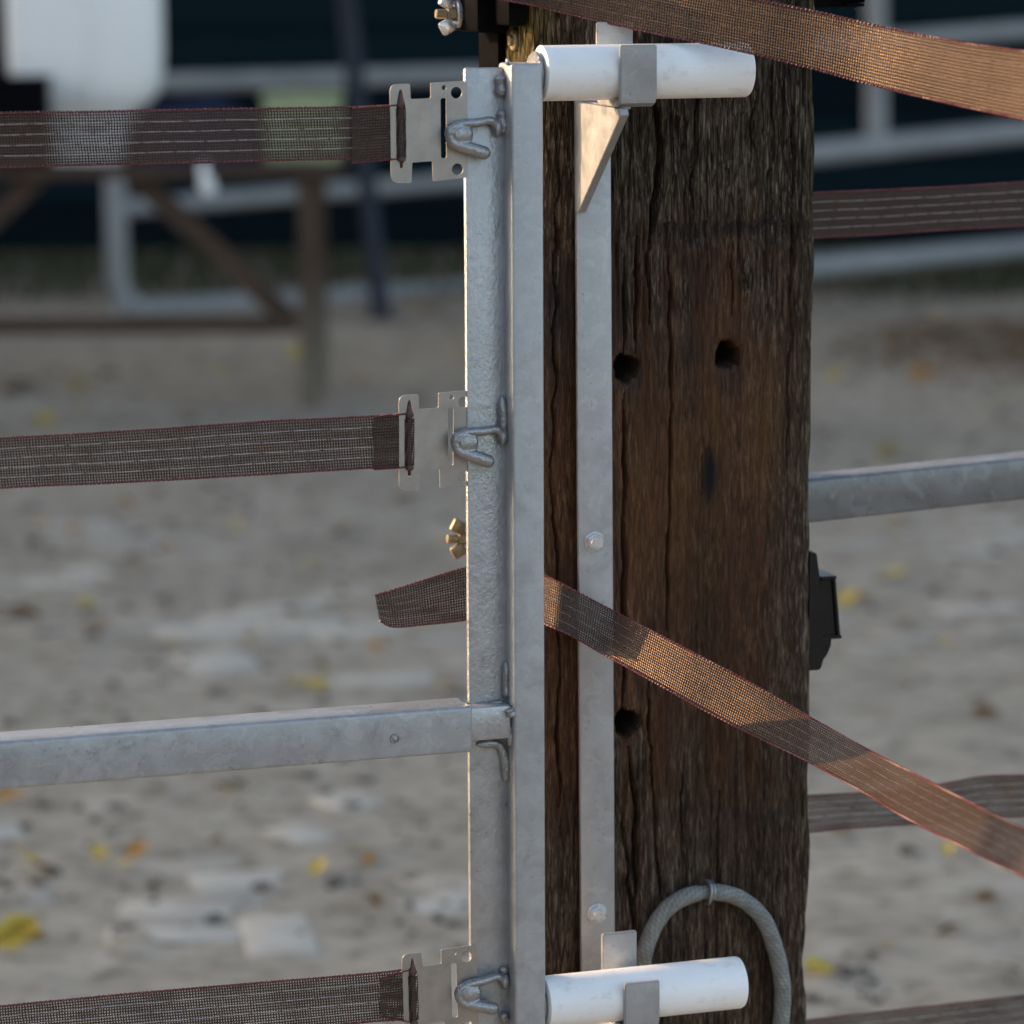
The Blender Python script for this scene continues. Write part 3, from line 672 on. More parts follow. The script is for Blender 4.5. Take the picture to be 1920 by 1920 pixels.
# ================================================================== TAPES
def tape(name, label, tops, bots, group, n=110, gate=True, n_wire=4, wr=.00027, web_m='web'):
    """electric fence tape from matching top and bottom edge points"""
    Tn = catmull(tops, n); Bn = catmull(bots, n); C_ = (Tn + Bn) / 2
    o3 = Vector(C_[n // 2]); root = thing(name, label, 'fence tape', o3, gate, group)
    ln = np.concatenate([[0], np.cumsum(np.linalg.norm(np.diff(C_, axis=0), axis=1))])
    m = 6; V = np.concatenate([Bn + (Tn - Bn) * k / m for k in range(m + 1)]) - np.array(o3)
    idx = np.arange((m + 1) * n).reshape(m + 1, n)
    Q = np.stack([idx[:-1, :-1], idx[:-1, 1:], idx[1:, 1:], idx[1:, :-1]], -1).reshape(-1, 4)
    me = np_mesh('web', V, Q); uv = me.uv_layers.new(name='UVMap')
    uvs = np.array([(ln[i % n], (i // n) / m) for i in Q.ravel()], np.float32); uv.data.foreach_set('uv', uvs.ravel())
    web = link('web', me, M[web_m], root)
    tg = np.gradient(C_, axis=0); tg /= np.linalg.norm(tg, axis=1)[:, None] + 1e-12
    ac = Tn - Bn; ac /= np.linalg.norm(ac, axis=1)[:, None]; nr = np.cross(tg, ac)
    fine = max(12, int(ln[-1] / .0011)); s = np.linspace(0, ln[-1], fine)
    ip = lambda A_: np.stack([np.interp(s, ln, A_[:, k]) for k in range(3)], -1)
    Tf, Bf, Nf, Af = ip(Tn), ip(Bn), ip(nr), ip(ac)
    for E_, sg in ((Tf, 1), (Bf, -1)):
        jit = rng.random(fine); ph = 2 * pi * s / .0034 + .8 * np.sin(s * 300)
        pts = E_ - Af * sg * .0008 + Af * (.00028 * np.sin(ph))[:, None] + Nf * (.0003 * np.cos(ph))[:, None]
        rad = .00088 + .00026 * np.sin(ph + 1) + .0002 * (jit - .5)
        bm = bmesh.new(); sweep(bm, [Vector(p) for p in pts], list(rad), 5); obj('edge_cord', bm, M['edge'], root, 60)
    for k in range(n_wire):
        f = .22 + .56 * k / (n_wire - 1); ph = s / (.0105 + .0012 * k) * pi + k
        off = np.clip(np.sin(ph) * 2.6 + 1.9, -1, 1) * .00042
        pts = Bf + (Tf - Bf) * (f + .004 * np.sin(s * 90 + k))[:, None]
        sd = 1 if nr[n // 2] @ (np.array([0, -1, 0]) if gate else np.array(CPOS) - C_[n // 2]) > 0 else -1
        pts = pts + Nf * (sd * off)[:, None]
        st_ = slice(None, None, 3)
        bm = bmesh.new(); sweep(bm, [Vector(p) for p in pts[st_]], wr, 4); obj('conductor', bm, M['wire'], root, 60)
    return root
GL = 'electric fence tapes hooked to the gate end'
def flat_tape(label, pts, v=.0185, wave=.0015, seed=1, fold=None):
    tops = []; bots = []
    for i, (x, yt, yb) in enumerate(pts):
        a, b = P(x, yt, v), P(x, yb, v); w_ = wave * sin(i * 2.1 + seed)
        tops.append((a.x, v + w_, a.z)); bots.append((b.x, v - w_, b.z))
    r = tape('fence_tape', label, tops, bots, GL)
    if fold:         # the end doubled back over itself
        x0, x1, (t0, b0), (t1, b1), slant = fold
        n = 16; m = 4; a0, a1 = P(x0, t0, v - .0022), P(x1, t1, v - .0022); c0, c1 = P(x0 + slant, b0, v - .0022), P(x1, b1, v - .0022)
        Q = []; V = []; uvs = []
        for j in range(m + 1):
            for i in range(n + 1):
                p = (a0.lerp(a1, i / n)).lerp(c0.lerp(c1, i / n), j / m); V.append(p - ORG[r.name]); uvs.append((p.x * 1.0, j / m))
        idx = np.arange(len(V)).reshape(m + 1, n + 1)
        Q = np.stack([idx[:-1, :-1], idx[:-1, 1:], idx[1:, 1:], idx[1:, :-1]], -1).reshape(-1, 4)
        me = np_mesh('folded_end', [tuple(p) for p in V], Q); uv = me.uv_layers.new(name='UVMap')
        uv.data.foreach_set('uv', np.array([uvs[i] for i in Q.ravel()], np.float32).ravel())
        link('folded_end', me, M['web'], r)
        for (p, q_) in ((a0, a1), (c0, c1)):
            k = 50; pts2 = [p.lerp(q_, i / k) + Vector((0, -.0004, .0003 * sin(i * 2.2))) for i in range(k + 1)]
            bm = bmesh.new(); sweep(bm, pts2, [.0008 + .0002 * sin(i * 2.2) for i in range(k + 1)], 5); obj('edge_cord', bm, M['edge'], r, 60)
    return r
flat_tape('topmost brown fence tape left of the gate end, hooked to the highest connector plate',
          [(-260, 217, 322), (0, 210, 316), (200, 207, 311), (420, 203, 305), (600, 200, 301), (758, 196, 298)], fold=(660, 745, (203, 305), (197, 298), 0), seed=1)
flat_tape('second brown fence tape from the top on the left, hooked to the middle connector plate',
          [(-260, 836, 936), (0, 820, 917), (250, 806, 905), (500, 789, 890), (650, 781, 882), (772, 774, 874)], fold=(700, 760, (781, 880), (776, 876), 0), seed=2)
flat_tape('lowest brown fence tape left of the gate end, hooked to the bottom connector plate',
          [(-260, 1912, 2010), (0, 1884, 1984), (250, 1862, 1960), (500, 1840, 1937), (680, 1824, 1920), (780, 1815, 1910)], fold=(712, 770, (1835, 1905), (1817, 1916), 0), seed=3)

def px_pairs(rows, away=True):
    """edge pixels and a depth for the lower edge -> edge points 40 mm apart"""
    tops, bots = [], []
    for i, (xt, yt, xb, yb, v, *wd) in enumerate(rows):
        width = wd[0] if wd else .04
        b = P(xb, yb, v); r = GM.inverted().to_3x3() @ ray(xt, yt); c = GM.inverted() @ CPOS
        rn = r.normalized(); t0 = (b - c).dot(rn); m = c + rn * t0; h = width ** 2 - (m - b).length_squared
        tops.append(c + rn * (t0 + (sqrt(max(h, 0)) * (1 if away else -1)))); bots.append(b)
    return tops, bots
GD = 'loose fence tapes slanting across the wooden post'
tt, bb_ = px_pairs([(703, 1115, 712, 1166, .150, .0222), (740, 1104, 738, 1177, .146, .0315), (800, 1085, 800, 1172, .140, .0372), (872, 1063, 868, 1165, .132), (940, 1048, 945, 1150, .122),
                    (1000, 1067, 985, 1158, .105), (1042, 1087, 1026, 1174, .075), (1072, 1103, 1057, 1187, .063), (1110, 1123, 1090, 1204, .061), (1152, 1145, 1130, 1228, .054), (1215, 1178, 1190, 1260, .020), (1300, 1222, 1268, 1304, -.020),
                    (1410, 1280, 1375, 1362, -.07), (1530, 1350, 1500, 1422, -.135), (1640, 1411, 1610, 1482, -.205), (1735, 1460, 1698, 1535, -.285), (1840, 1514, 1800, 1587, -.38), (1960, 1574, 1920, 1647, -.49), (2080, 1640, 2040, 1712, -.60)])
# the loose end is cut slanting
low = tape('fence_tape', 'lower slanting tape with a loose cut end, passing behind the gate end', tt, bb_, GD, 220, wr=.00007, web_m='web_loose')
tt, bb_ = px_pairs([(905, -108, 880, -12, .100), (960, -97, 940, 1, .094), (1020, -85, 1000, 12, .084), (1135, -65, 1115, 40, .052), (1250, -40, 1230, 65, .016), (1325, -23, 1305, 80, -.008),
                    (1431, 0, 1412, 103, -.040), (1535, 21, 1517, 129, -.072), (1640, 45, 1620, 157, -.110), (1736, 65, 1716, 181, -.155), (1830, 82, 1812, 203, -.212), (1940, 97, 1920, 226, -.280), (2060, 118, 2040, 250, -.36)])
up = tape('fence_tape', 'upper slanting tape crossing over the end of the top white roller sleeve', tt, bb_, GD, 200, wr=.00007, web_m='web_loose')
GR = 'fence tapes running on to the right behind the wooden post'
def back_tape(label, rows):
    tt = []; bb2 = []
    for x, yt, yb, v in rows:
        a, b = P(x, yt, v), P(x, yb, v); tt.append(a); bb2.append(b)
    tape('fence_tape', label, tt, bb2, GR)
back_tape('highest dark tape running right from behind the wooden post', [(1440, 364, 452, .262), (1530, 360, 447, .264), (1650, 355, 441, .268), (1780, 349, 432, .272), (1920, 340, 425, .28), (2040, 332, 416, .29)])
back_tape('curling dark tape that passes behind the lower slanting tape on the right', [(1430, 1494, 1570, .262), (1515, 1490, 1562, .264), (1600, 1486, 1554, .268), (1700, 1480, 1548, .27), (1790, 1464, 1544, .272), (1850, 1454, 1536, .275), (1920, 1452, 1532, .28), (2040, 1448, 1524, .29)])
back_tape('lowest dark tape in the bottom right corner beside the wooden post', [(1430, 1922, 2010, .262), (1525, 1910, 1998, .264), (1720, 1888, 1976, .27), (1920, 1865, 1952, .28), (2040, 1852, 1938, .29)])

# ================================================================== GATE
gate = thing('metal_gate', 'galvanised metal gate end with a welded flat bar, square upright and square rail', 'gate', (0, .02, 0))
bm = bmesh.new(); box(bm, (-.0305, .016, .40), (.002, .0222, 1.3502), .0022, 2); obj('flat_bar', bm, M['bar'], gate)
bm = bmesh.new(); box(bm, (0, -.003, .38), (.0252, .030, 1.3535), .0026, 3); obj('square_upright', bm, M['tube'], gate)
bm = bmesh.new(); box(bm, (-1.35, -.0045, .8322), (-.0335, .0305, .8682), .0028, 3)
obj('rail', bm, M['rail'], gate)
bm = bmesh.new(); box(bm, (-.08, .0008, .8392), (-.001, .0158, .8656), .0022, 2); obj('rail_spigot', bm, M['bar'], gate)
sc1 = P(741, 1385, -.0045)
bm = bmesh.new(); sweep(bm, [(sc1.x + .0032 * cos(a), -.0049, sc1.z + .0032 * sin(a)) for a in np.linspace(0, 2 * pi, 22)], .0009, 6)
ell(bm, (sc1.x, -.0046, sc1.z), (.0024, .0009, .0024)); obj('rail_screw', bm, M['cast'], gate)
# welds along the corner between bar and upright
def weld(pts, r, seed=0, flat=1):
    bm = bmesh.new(); q = cpath(pts, 26); rs = [r * (.9 + .10 * sin(i * .45 + seed) + .10 * random.random()) * min(1, .35 + i * .2, .35 + (25 - i) * .2) for i in range(26)]
    sweep(bm, q, rs, 10, True, flat); obj('weld_bead', blend(bm, .0008, 5), M['cast'], gate, 0)
wl_ = lambda x, y, v=.0135: tuple(P(x, y, v))
weld([wl_(938, 140), wl_(940, 165), wl_(941, 182)], .0048, 1)
weld([wl_(941, 205), wl_(943, 235), wl_(945, 250)], .0048, 2)
weld([wl_(941, 742), wl_(943, 775), wl_(944, 812), wl_(946, 832)], .0042, 3)
weld([wl_(949, 1240), wl_(949, 1275), wl_(949, 1312)], .0034, 4)
weld([wl_(893, 1325), wl_(920, 1322), wl_(948, 1318)], .0034, 5)
weld([wl_(955, 1328, -.0005), wl_(958, 1336, -.0005), wl_(960, 1345, -.0002)], .0040, 6)
weld([wl_(893, 1396), wl_(925, 1394), wl_(940, 1402), wl_(948, 1430), wl_(949, 1455), wl_(950, 1468)], .0040, 7)
weld([wl_(955, 1360, .004), wl_(957, 1385, .004), wl_(958, 1400, .004)], .0030, 8)
weld([wl_(944, 1812), wl_(945, 1825)], .0036, 9)
weld([wl_(942, 1898), wl_(948, 1915)], .0040, 10)
weld([tuple(P(948, 117, .004)), tuple(P(955, 116, .004))], .0030, 11)
# tape hooks: rod bent into an eye, ends welded to the bar
def hook_mesh():
    bm = bmesh.new(); K = lambda x, y, v: P(x, y, v)
    sweep(bm, cpath([K(940, 234, .0115), K(925, 223, .0095), K(900, 227, .0085), K(868, 230, .0075), K(846, 241, .0078), K(843, 256, .0085)], 30), [.0042, .0036, .0036] + [.0036 + .0007 * i / 27 for i in range(27)], 12)
    sweep(bm, cpath([K(843, 254, .0085), K(852, 270, .0075), K(872, 277, .0065), K(892, 283, .0055), K(911, 290, .0055)], 24), [.0044] * 8 + [.0048 + .0010 * i / 15 for i in range(16)], 12)
    ell(bm, K(911, 290, .0055), (.0060, .0055, .0058)); ell(bm, K(896, 286, .0095), (.008, .008, .005))
    ell(bm, K(868, 253, .0072), (.0095, .0046, .0095)); ell(bm, K(866, 252, .0042), (.0065, .0022, .0068))
    ell(bm, K(862, 268, .0075), (.006, .005, .005))
    ell(bm, K(940, 238, .012), (.0045, .005, .0075)); box(bm, K(932, 226, .009) - Vector((.014, 0, .0015)), K(940, 226, .016) + Vector((.001, 0, .002)))
    return blend(bm, .0007, 6)
hb = hook_mesh(); c0 = P(880, 255, .01); bmesh.ops.translate(hb, verts=hb.verts, vec=-c0)
hme = bpy.data.meshes.new('tape_hook'); hb.to_mesh(hme); hb.free(); hme.shade_smooth(); hme.materials.append(M['cast'])
for i, (x, y, rx) in enumerate(((880, 255, 0), (890, 832, .06), (896, 1862, -.05))):
    o = link('tape_hook', hme, None, gate); c = P(x, y, .01); o.location = c - ORG[gate.name] + Vector((-.0012, 0, 0)); o.rotation_euler = (0, rx, 0); o.scale = (.93, 1, .90)
# white roller sleeves on the gate's locking pins
for zc_ in (1.3453, .6208):
    bm = bmesh.new(); cyl(bm, (.0215, .015, zc_), (.0275, .015, zc_), .0165, 24, None, .002); obj('weld_collar', bm, M['cast'], gate)
    bm = bmesh.new(); r = .0208
    N_ = 48; sweep(bm, [(.0281, .015, zc_), (.0282, .015, zc_), (.0289, .015, zc_), (.06, .015, zc_), (.12, .015, zc_), (.1920, .015, zc_), (.1937, .015, zc_), (.1943, .015, zc_), (.1944, .015, zc_)],
                   [.0125, r - .0012, r, r, r, r, r - .0008, r - .0022, .0125], N_, False)
    s_ = obj('roller_sleeve', bm, M['white'], gate, 40)
    bm = bmesh.new(); cyl(bm, (.027, .015, zc_), (.190, .015, zc_), .0122, 20); obj('locking_pin', bm, M['cast'], gate)

# connector plates for the tapes
def plate_mesh():
    k = 4.8; X_ = lambda x: (x - 150) / k / 2357; Y_ = lambda y: -(y - 1200) / k / 2470
    o = [(150, 770), (325, 770), (330, 905), (505, 900), (505, 765), (825, 750), (825, 1605), (520, 1630), (515, 1452), (338, 1460), (330, 1640), (152, 1640)]
    o = [(X_(a), Y_(b)) for a, b in o]; o = roundpoly(o, [.006, .001, .0016, .0016, .001, .004, .003, .001, .001, .001, .001, .008])
    sl_ = [(X_(a), Y_(b)) for a, b in roundpoly([(590, 900), (640, 900), (640, 1430), (590, 1430)], 24)]
    sl2 = [(X_(a), Y_(b)) for a, b in [(205, 960), (228, 830), (245, 815), (262, 835), (282, 960), (284, 1420), (262, 1440), (255, 1505), (232, 1515), (225, 1440), (204, 1420)]]
    hs = [circ(X_(622), Y_(808), .0019), circ(X_(730), Y_(855), .0044), circ(X_(735), Y_(1530), .0044), sl_, sl2]
    bm = bmesh.new(); poly_prism(bm, o, hs, .0016, lambda x, y, w_: Vector((x, -w_, y)))
    be = [e for e in bm.edges if len(e.link_faces) == 2 and e.calc_face_angle(0) > 1.2]
    bmesh.ops.bevel(bm, geom=be, offset=.00045, segments=2, affect='EDGES')
    return bm
bm = plate_mesh(); bmesh.ops.recalc_face_normals(bm, faces=bm.faces); plm = bpy.data.meshes.new('plate'); bm.to_mesh(plm); bm.free()
plm.shade_smooth(); plm.set_sharp_from_angle(angle=radians(30)); plm.materials.append(M['steel'])
X_ = lambda x: (x - 150) / 4.8 / 2357; Y_ = lambda y: -(y - 1200) / 4.8 / 2470
bm = bmesh.new(); xx = X_(243)
sweep(bm, [(xx, -.0012, Y_(815)), (xx, -.0014, Y_(850)), (xx, -.0018, Y_(930)), (xx, -.0018, Y_(950)), (xx, -.0012, Y_(975)), (xx, -.0012, Y_(1410)), (xx, -.0018, Y_(1425)), (xx, -.0018, Y_(1440)), (xx, -.0012, Y_(1450)), (xx, -.0012, Y_(1500))],
      [.0004, .0013, .0026, .0034, .0022, .0022, .0034, .0030, .0014, .001], 10)
pin_me = bpy.data.meshes.new('pin'); bmesh.ops.recalc_face_normals(bm, faces=bm.faces); bm.to_mesh(pin_me); bm.free(); pin_me.shade_smooth(); pin_me.materials.append(M['pin'])
lw = []
for a in np.linspace(-pi * .05, pi * 1.05, 9):
    lw.append((xx + .0042 * cos(a), -.0006 - .0030 * sin(a)))
V = []; UVs = []
for j in range(6):
    for i, (a, b) in enumerate(lw): V.append((a, b, Y_(985) + (Y_(1410) - Y_(985)) * j / 5)); UVs.append((i * .0012, 1 - j / 5))
idx = np.arange(54).reshape(6, 9); Q = np.stack([idx[:-1, :-1], idx[:-1, 1:], idx[1:, 1:], idx[1:, :-1]], -1).reshape(-1, 4)
lp = np_mesh('tape_loop', V, Q); uv = lp.uv_layers.new(name='UVMap'); uv.data.foreach_set('uv', np.array([UVs[i] for i in Q.ravel()], np.float32).ravel()); lp.materials.append(M['web'])
lab = ['stainless connector plate at the top of the gate end, nearest the white sleeve', 'stainless connector plate halfway up the gate end, above the square rail', 'stainless connector plate at the bottom of the gate end, cut by the picture edge']
for i, (x, y, yaw, roll) in enumerate(((731, 250, 0, 0), (747, 830, 2, .6), (755, 1873, -2, -1))):
    c = P(x, y, .0172); r = thing('connector_plate', lab[i], 'tape connector', c, True, 'steel connectors joining the tapes to the gate')
    r.matrix_world = GM @ Matrix.Translation(c) @ Matrix.Rotation(radians(yaw), 4, 'Z') @ Matrix.Rotation(radians(roll), 4, 'Y')
    for nm, me in (('plate', plm), ('pin', pin_me), ('tape_loop', lp)): link(nm, me, None, r)

# ================================================================== HANGER STRIP with two U hooks and bolts
hs = thing('hanger_strip', 'long galvanised flat strip bolted to the wooden post with two hooks carrying the white sleeves', 'bracket', (.1, .1, .55))
bm = bmesh.new(); vs_ = box(bm, (.0845, .098, .57), (.1135, .1035, 1.352), .0012, 2)
for v in bm.verts: v.co.x += (1.3 - v.co.z) * .0062
obj('strip', bm, M['strip'], hs)
for dz, dx in ((0, 0), (.6208 - 1.3453, .0045)):
    uz = lambda z: z + dz
    rI = .0215; zc_ = 1.3453 + dz; vc = .0165; hw = .0145; u0, u1 = .0835 + dx, .1125 + dx; th = .0042; bot = zc_ - .0255
    # one bent flat: back plate, bottom, front plate
    lo_ = dz < -.1; bt_, ft_ = (.0415, .0165) if lo_ else (.0365, .021)
    prof = [(.048, zc_ + bt_), (.048, bot + .010), (.046, bot + .003), (.040, bot), (-.001, bot), (-.0075, bot + .003), (-.0098, bot + .010), (-.0098, zc_ + ft_)]
    bm = bmesh.new(); rows = []
    nrm = []
    for i, (v_, z_) in enumerate(prof):
        a = Vector(prof[max(i - 1, 0)]); b = Vector(prof[min(i + 1, len(prof) - 1)]); tq = (b - a).normalized(); nrm.append(Vector((tq.y, -tq.x)))
    for (v_, z_), nn in zip(prof, nrm):
        o2 = (v_ - nn.x * th, z_ - nn.y * th) if True else None
        rows.append([bm.verts.new((u0, v_, z_)), bm.verts.new((u1, v_, z_)), bm.verts.new((u1, v_ + nn.x * th, z_ + nn.y * th)), bm.verts.new((u0, v_ + nn.x * th, z_ + nn.y * th))])
    for a, b in zip(rows, rows[1:]):
        for k in range(4): bm.faces.new((a[k], a[(k + 1) % 4], b[(k + 1) % 4], b[k]))
    bm.faces.new(rows[0]); bm.faces.new(rows[-1][::-1])
    bmesh.ops.recalc_face_normals(bm, faces=bm.faces)
    es = [e for e in bm.edges if len(e.link_faces) == 2 and e.calc_face_angle(0) > 1.0]
    bmesh.ops.bevel(bm, geom=es, offset=.0008, segments=2, affect='EDGES')
    obj('hook', bm, M['strip'], hs, 40)
    # triangular gusset on the left edge, from the strip out to the hook
    bm = bmesh.new()
    tri = [(.0978, bot - .0862), (.0978, bot - .0008), (-.006, bot - .0008), (-.0085, bot - .0055), (.0915, bot - .0862)]
    a = [[bm.verts.new((u0 + .0005 + k * .0068, v_, z_)) for v_, z_ in tri] for k in (0, 1)]
    bm.faces.new(a[0]); bm.faces.new(a[1][::-1])
    for k in range(5): bm.faces.new((a[0][k], a[0][(k + 1) % 5], a[1][(k + 1) % 5], a[1][k]))
    bmesh.ops.recalc_face_normals(bm, faces=bm.faces)
    bmesh.ops.bevel(bm, geom=list(bm.edges), offset=.0006, segments=1, affect='EDGES'); obj('gusset', bm, M['strip'], hs, 30)
    bm = bmesh.new(); box(bm, (u0 + .0078, .0485, bot - .0045), (u1, .0978, bot - .0003), .0006, 1); obj('arm', bm, M['strip'], hs)
for (x, y) in ((1115, 1016), (1120, 1713)):
    c = P(x, y, .097); bm = bmesh.new()
    cyl(bm, (c.x, .0979, c.z), (c.x, .0968, c.z), .0085, 28, None, .0003)
    cyl(bm, (c.x, .0968, c.z), (c.x, .0915, c.z), .0072, 6, None, .001)
    cyl(bm, (c.x, .0920, c.z), (c.x, .0908, c.z), .0052, 24, .0046); obj('bolt', bm, M['bolt'], hs, 30)

# ================================================================== SMALL THINGS ON THE POST
def insulator(label, zw, dx=0, screw=True):
    """black post insulator with a brass clamp bolt and wing nut, on the post's left face"""
    r = thing('tape_insulator', label, 'insulator', (PU0 - .004, .2, zw), True, 'black tape insulators on the left side of the post')
    f = PU0 - .004 + dx; k_ = 0 if screw else .022
    bm = bmesh.new(); box(bm, (f - .006 + k_ * .3, .185, zw - .075), (f + .004 + k_ * .3, .238, zw + .07), .002); obj('base_plate', bm, M['black'], r)
    bm = bmesh.new(); box(bm, (f - .034 + k_, .150, zw - .014), (f - .0062 + k_ * .3, .228, zw + .05), .004); box(bm, (f - .020 + k_ * .7, .112, zw - .008), (f - .004 + k_ * .3, .152, zw + .045), .003); obj('body', bm, M['black'], r)
    wx, wv = f - .034, .196
    bm = bmesh.new(); cyl(bm, (wx + k_, wv, zw), (wx - .004, wv, zw), .011 if screw else .006, 24, None, .0008); obj('washer', bm, M['bolt'] if screw else M['brass'], r)
    bm = bmesh.new(); cyl(bm, (wx - .004, wv, zw), (wx - .011, wv, zw), .0058, 6, None, .0008); cyl(bm, (wx - .011, wv, zw), (wx - .020, wv, zw), .0038, 14, None, .0006)
    obj('bolt', bm, M['brass'], r, 30)
    bm = bmesh.new()
    for sg in (-1, 1):
        R_ = Matrix.Rotation(sg * .5, 3, 'Y')
        box(bm, (wx - .0165, wv - .0035, zw + sg * .010 - .0055), (wx - .0045, wv + .0035, zw + sg * .010 + .0055), .002, 2, R_)
    obj('wing_nut', bm, M['brass'] if not screw else M['bolt'], r, 30)
    if not screw:
        bm = bmesh.new()
        for k in range(3): box(bm, (f - .024, .150, zw - .050 - k * .012), (f - .008, .156, zw - .044 - k * .012), .0012)
        box(bm, (f - .026, .1565, zw - .082), (f - .008, .159, zw - .030), .001); obj('clamp_plate', bm, M['brass'], r, 30)
    return r
wz = P(845, 26, .196)
r1 = insulator('black insulator with silver wing nut near the top of the wooden post', wz.z, .004)
s0 = P(938, 76, .15); bm = bmesh.new(); cyl(bm, (PU0 - .001, .150, s0.z), (PU0 - .005, .150, s0.z), .0085, 24, None, .001); cyl(bm, (PU0 - .005, .150, s0.z), (PU0 - .0075, .150, s0.z), .0045, 6); obj('screw', bm, M['brass'], r1, 30)
wz = P(858, 1010, .196)
insulator('brass wing nut clamp behind the gate end, above the loose cut tape end', wz.z, .010, False)
# black insulator on the right side of the post
vi = .122; c = P(1524, 1140, vi); f = PU1 + .0005
ri = thing('tape_insulator', 'black plastic insulator on the right side of the wooden post below the grey rail', 'insulator', (f, vi, c.z), True)
ux = lambda x, y=1140: P(x, y, vi).x
zt1, zb1 = P(1520, 1032, vi).z, P(1520, 1252, vi).z
bm = bmesh.new(); lo = roundpoly([(f, zb1), (ux(1531), zb1), (ux(1537), zb1 + .010), (ux(1530), zt1 - .03), (ux(1521), zt1), (f, zt1)], [0, .003, .004, .01, .004, 0], 5)
a = [[bm.verts.new((x, v_, z_)) for x, z_ in lo] for v_ in (vi - .010, vi + .05)]
bm.faces.new(a[0]); bm.faces.new(a[1][::-1])
for k in range(len(lo)): bm.faces.new((a[0][k], a[0][(k + 1) % len(lo)], a[1][(k + 1) % len(lo)], a[1][k]))
obj('base_plate', bm, M['black2'], ri, 30)
zt2, zb2 = P(1545, 1078, vi).z, P(1545, 1194, vi).z
ub = ux(1533)
bm = bmesh.new(); lo = [(ub, zb2), (ux(1566), zb2), (ux(1558), zt2), (ub, zt2)]; lo = roundpoly(lo, [0, .001, .001, 0], 3)
a = [[bm.verts.new((x, v_, z_)) for x, z_ in lo] for v_ in (vi - .006, vi + .03)]
bm.faces.new(a[0]); bm.faces.new(a[1][::-1])
for k in range(len(lo)): bm.faces.new((a[0][k], a[0][(k + 1) % len(lo)], a[1][(k + 1) % len(lo)], a[1][k]))
obj('body', bm, M['black2'], ri, 30)
for z_, x_ in ((zt2 - .001, 1560), (zb2 + .001, 1571)):
    bm = bmesh.new(); box(bm, (ub - .001, vi - .0095, z_ - .0014), (ux(x_), vi + .032, z_ + .0014), .0007, 1); obj('rim', bm, M['black2'], ri)
bm = bmesh.new(); cyl(bm, (ux(1566), vi - .0075, zb2 + .002), (ux(1556), vi - .0075, zt2 - .002), .0016, 10); obj('lock_bar', bm, M['black2'], ri)
bm = bmesh.new(); lo = [(ub - .001, zb2 - .0008), (ux(1557), zb2 - .0008), (ux(1556), zb2 - .007), (ux(1550), zb2 - .014), (ux(1540), zb2 - .020), (ub - .001, zb2 - .020)]
a = [[bm.verts.new((x, v_, z_)) for x, z_ in lo] for v_ in (vi - .003, vi + .026)]
bm.faces.new(a[0]); bm.faces.new(a[1][::-1])
for k in range(6): bm.faces.new((a[0][k], a[0][(k + 1) % 6], a[1][(k + 1) % 6], a[1][k]))
obj('hook_lip', bm, M['black2'], ri, 50)
# part of another insulator at the top right edge
c = P(1578, 4, .18); r3 = thing('tape_insulator', 'black insulator foot just visible at the top edge, right of the wooden post', 'insulator', (c.x, .18, c.z), True)
bm = bmesh.new(); box(bm, (PU1 + .001, .16, c.z - .004), (c.x + .008, .2, c.z + .07), .003); obj('body', bm, M['black'], r3)
bm = bmesh.new(); box(bm, (c.x - .009, .150, c.z - .003), (c.x + .008, .159, c.z - .0005), .0008, 1); box(bm, (c.x + .006, .150, c.z), (c.x + .008, .159, c.z + .06), .0006, 1); obj('rim', bm, M['black'], r3)

# grey square rail going on to the right, behind the post
a, b = P(1480, 900, .17), P(1920, 868, .215)
fr = thing('fence_rail', 'galvanised square rail running right from behind the wooden post at mid height', 'rail', (a.x, .19, a.z))
h = .0182; bm = bmesh.new(); ln_ = .75; tq = Vector((cos(.22), sin(.22), 0))
p0 = Vector((PU1 - .03, .165, 0)); za = P(1560, 921, .18).z - .0075
R_ = Matrix.Rotation(.22, 3, 'Z'); cc = p0 + tq * (ln_ / 2) + Vector((0, .0175, za))
box(bm, cc - Vector((ln_ / 2, h, h)), cc + Vector((ln_ / 2, h, h)), .003, 3, R_); obj('square_tube', bm, M['rail2'], fr)
bm = bmesh.new(); box(bm, (PU1 + .0005, .150, za - .03), (PU1 + .004, .225, za + .03), .001); obj('end_plate', bm, M['rail'], fr)

# cord loop stapled to the post
pts = [(1205, 1990), (1202, 1900), (1203, 1830), (1210, 1780), (1232, 1728), (1268, 1690), (1322, 1673), (1382, 1682), (1430, 1722), (1455, 1785), (1467, 1850), (1464, 1920), (1450, 2000), (1420, 2060)]
cp = cpath([P(x, y, .0965) for x, y in pts], 160)
co_ = thing('cord_loop', 'grey braided cord bent into a loop and stapled to the lower wooden post', 'cord', cp[80])
T_, N_, B_ = frames(cp); bm = bmesh.new(); seg = 18; uvl = bm.loops.layers.uv.new('UVMap'); rings = []; s_ = 0; ss = []
for i, p in enumerate(cp):
    if i: s_ += (p - cp[i - 1]).length
    ss.append(s_)
    rr = .0070 * (1 + .02 * sin(i * .9)); rr *= 1 - .22 * exp(-((i - 73) / 2.2) ** 2)
    rings.append([bm.verts.new(p + N_[i] * (rr * cos(2 * pi * k / seg)) + B_[i] * (rr * sin(2 * pi * k / seg))) for k in range(seg)])
for i in range(len(cp) - 1):
    for k in range(seg):
        fc = bm.faces.new((rings[i][k], rings[i][(k + 1) % seg], rings[i + 1][(k + 1) % seg], rings[i + 1][k]))
        for lpp, (ii, kk) in zip(fc.loops, ((i, k), (i, k + 1), (i + 1, k + 1), (i + 1, k))):
            a_ = ss[ii] / .0026; b_ = kk / seg * 12
            lpp[uvl].uv = (a_ + b_, (a_ - b_) * .5)
bm.faces.new(rings[0]); bm.faces.new(rings[-1][::-1]); obj('braid', bm, M['cord'], co_, 60)
sc_c = P(1327, 1673, .0965); bm = bmesh.new()
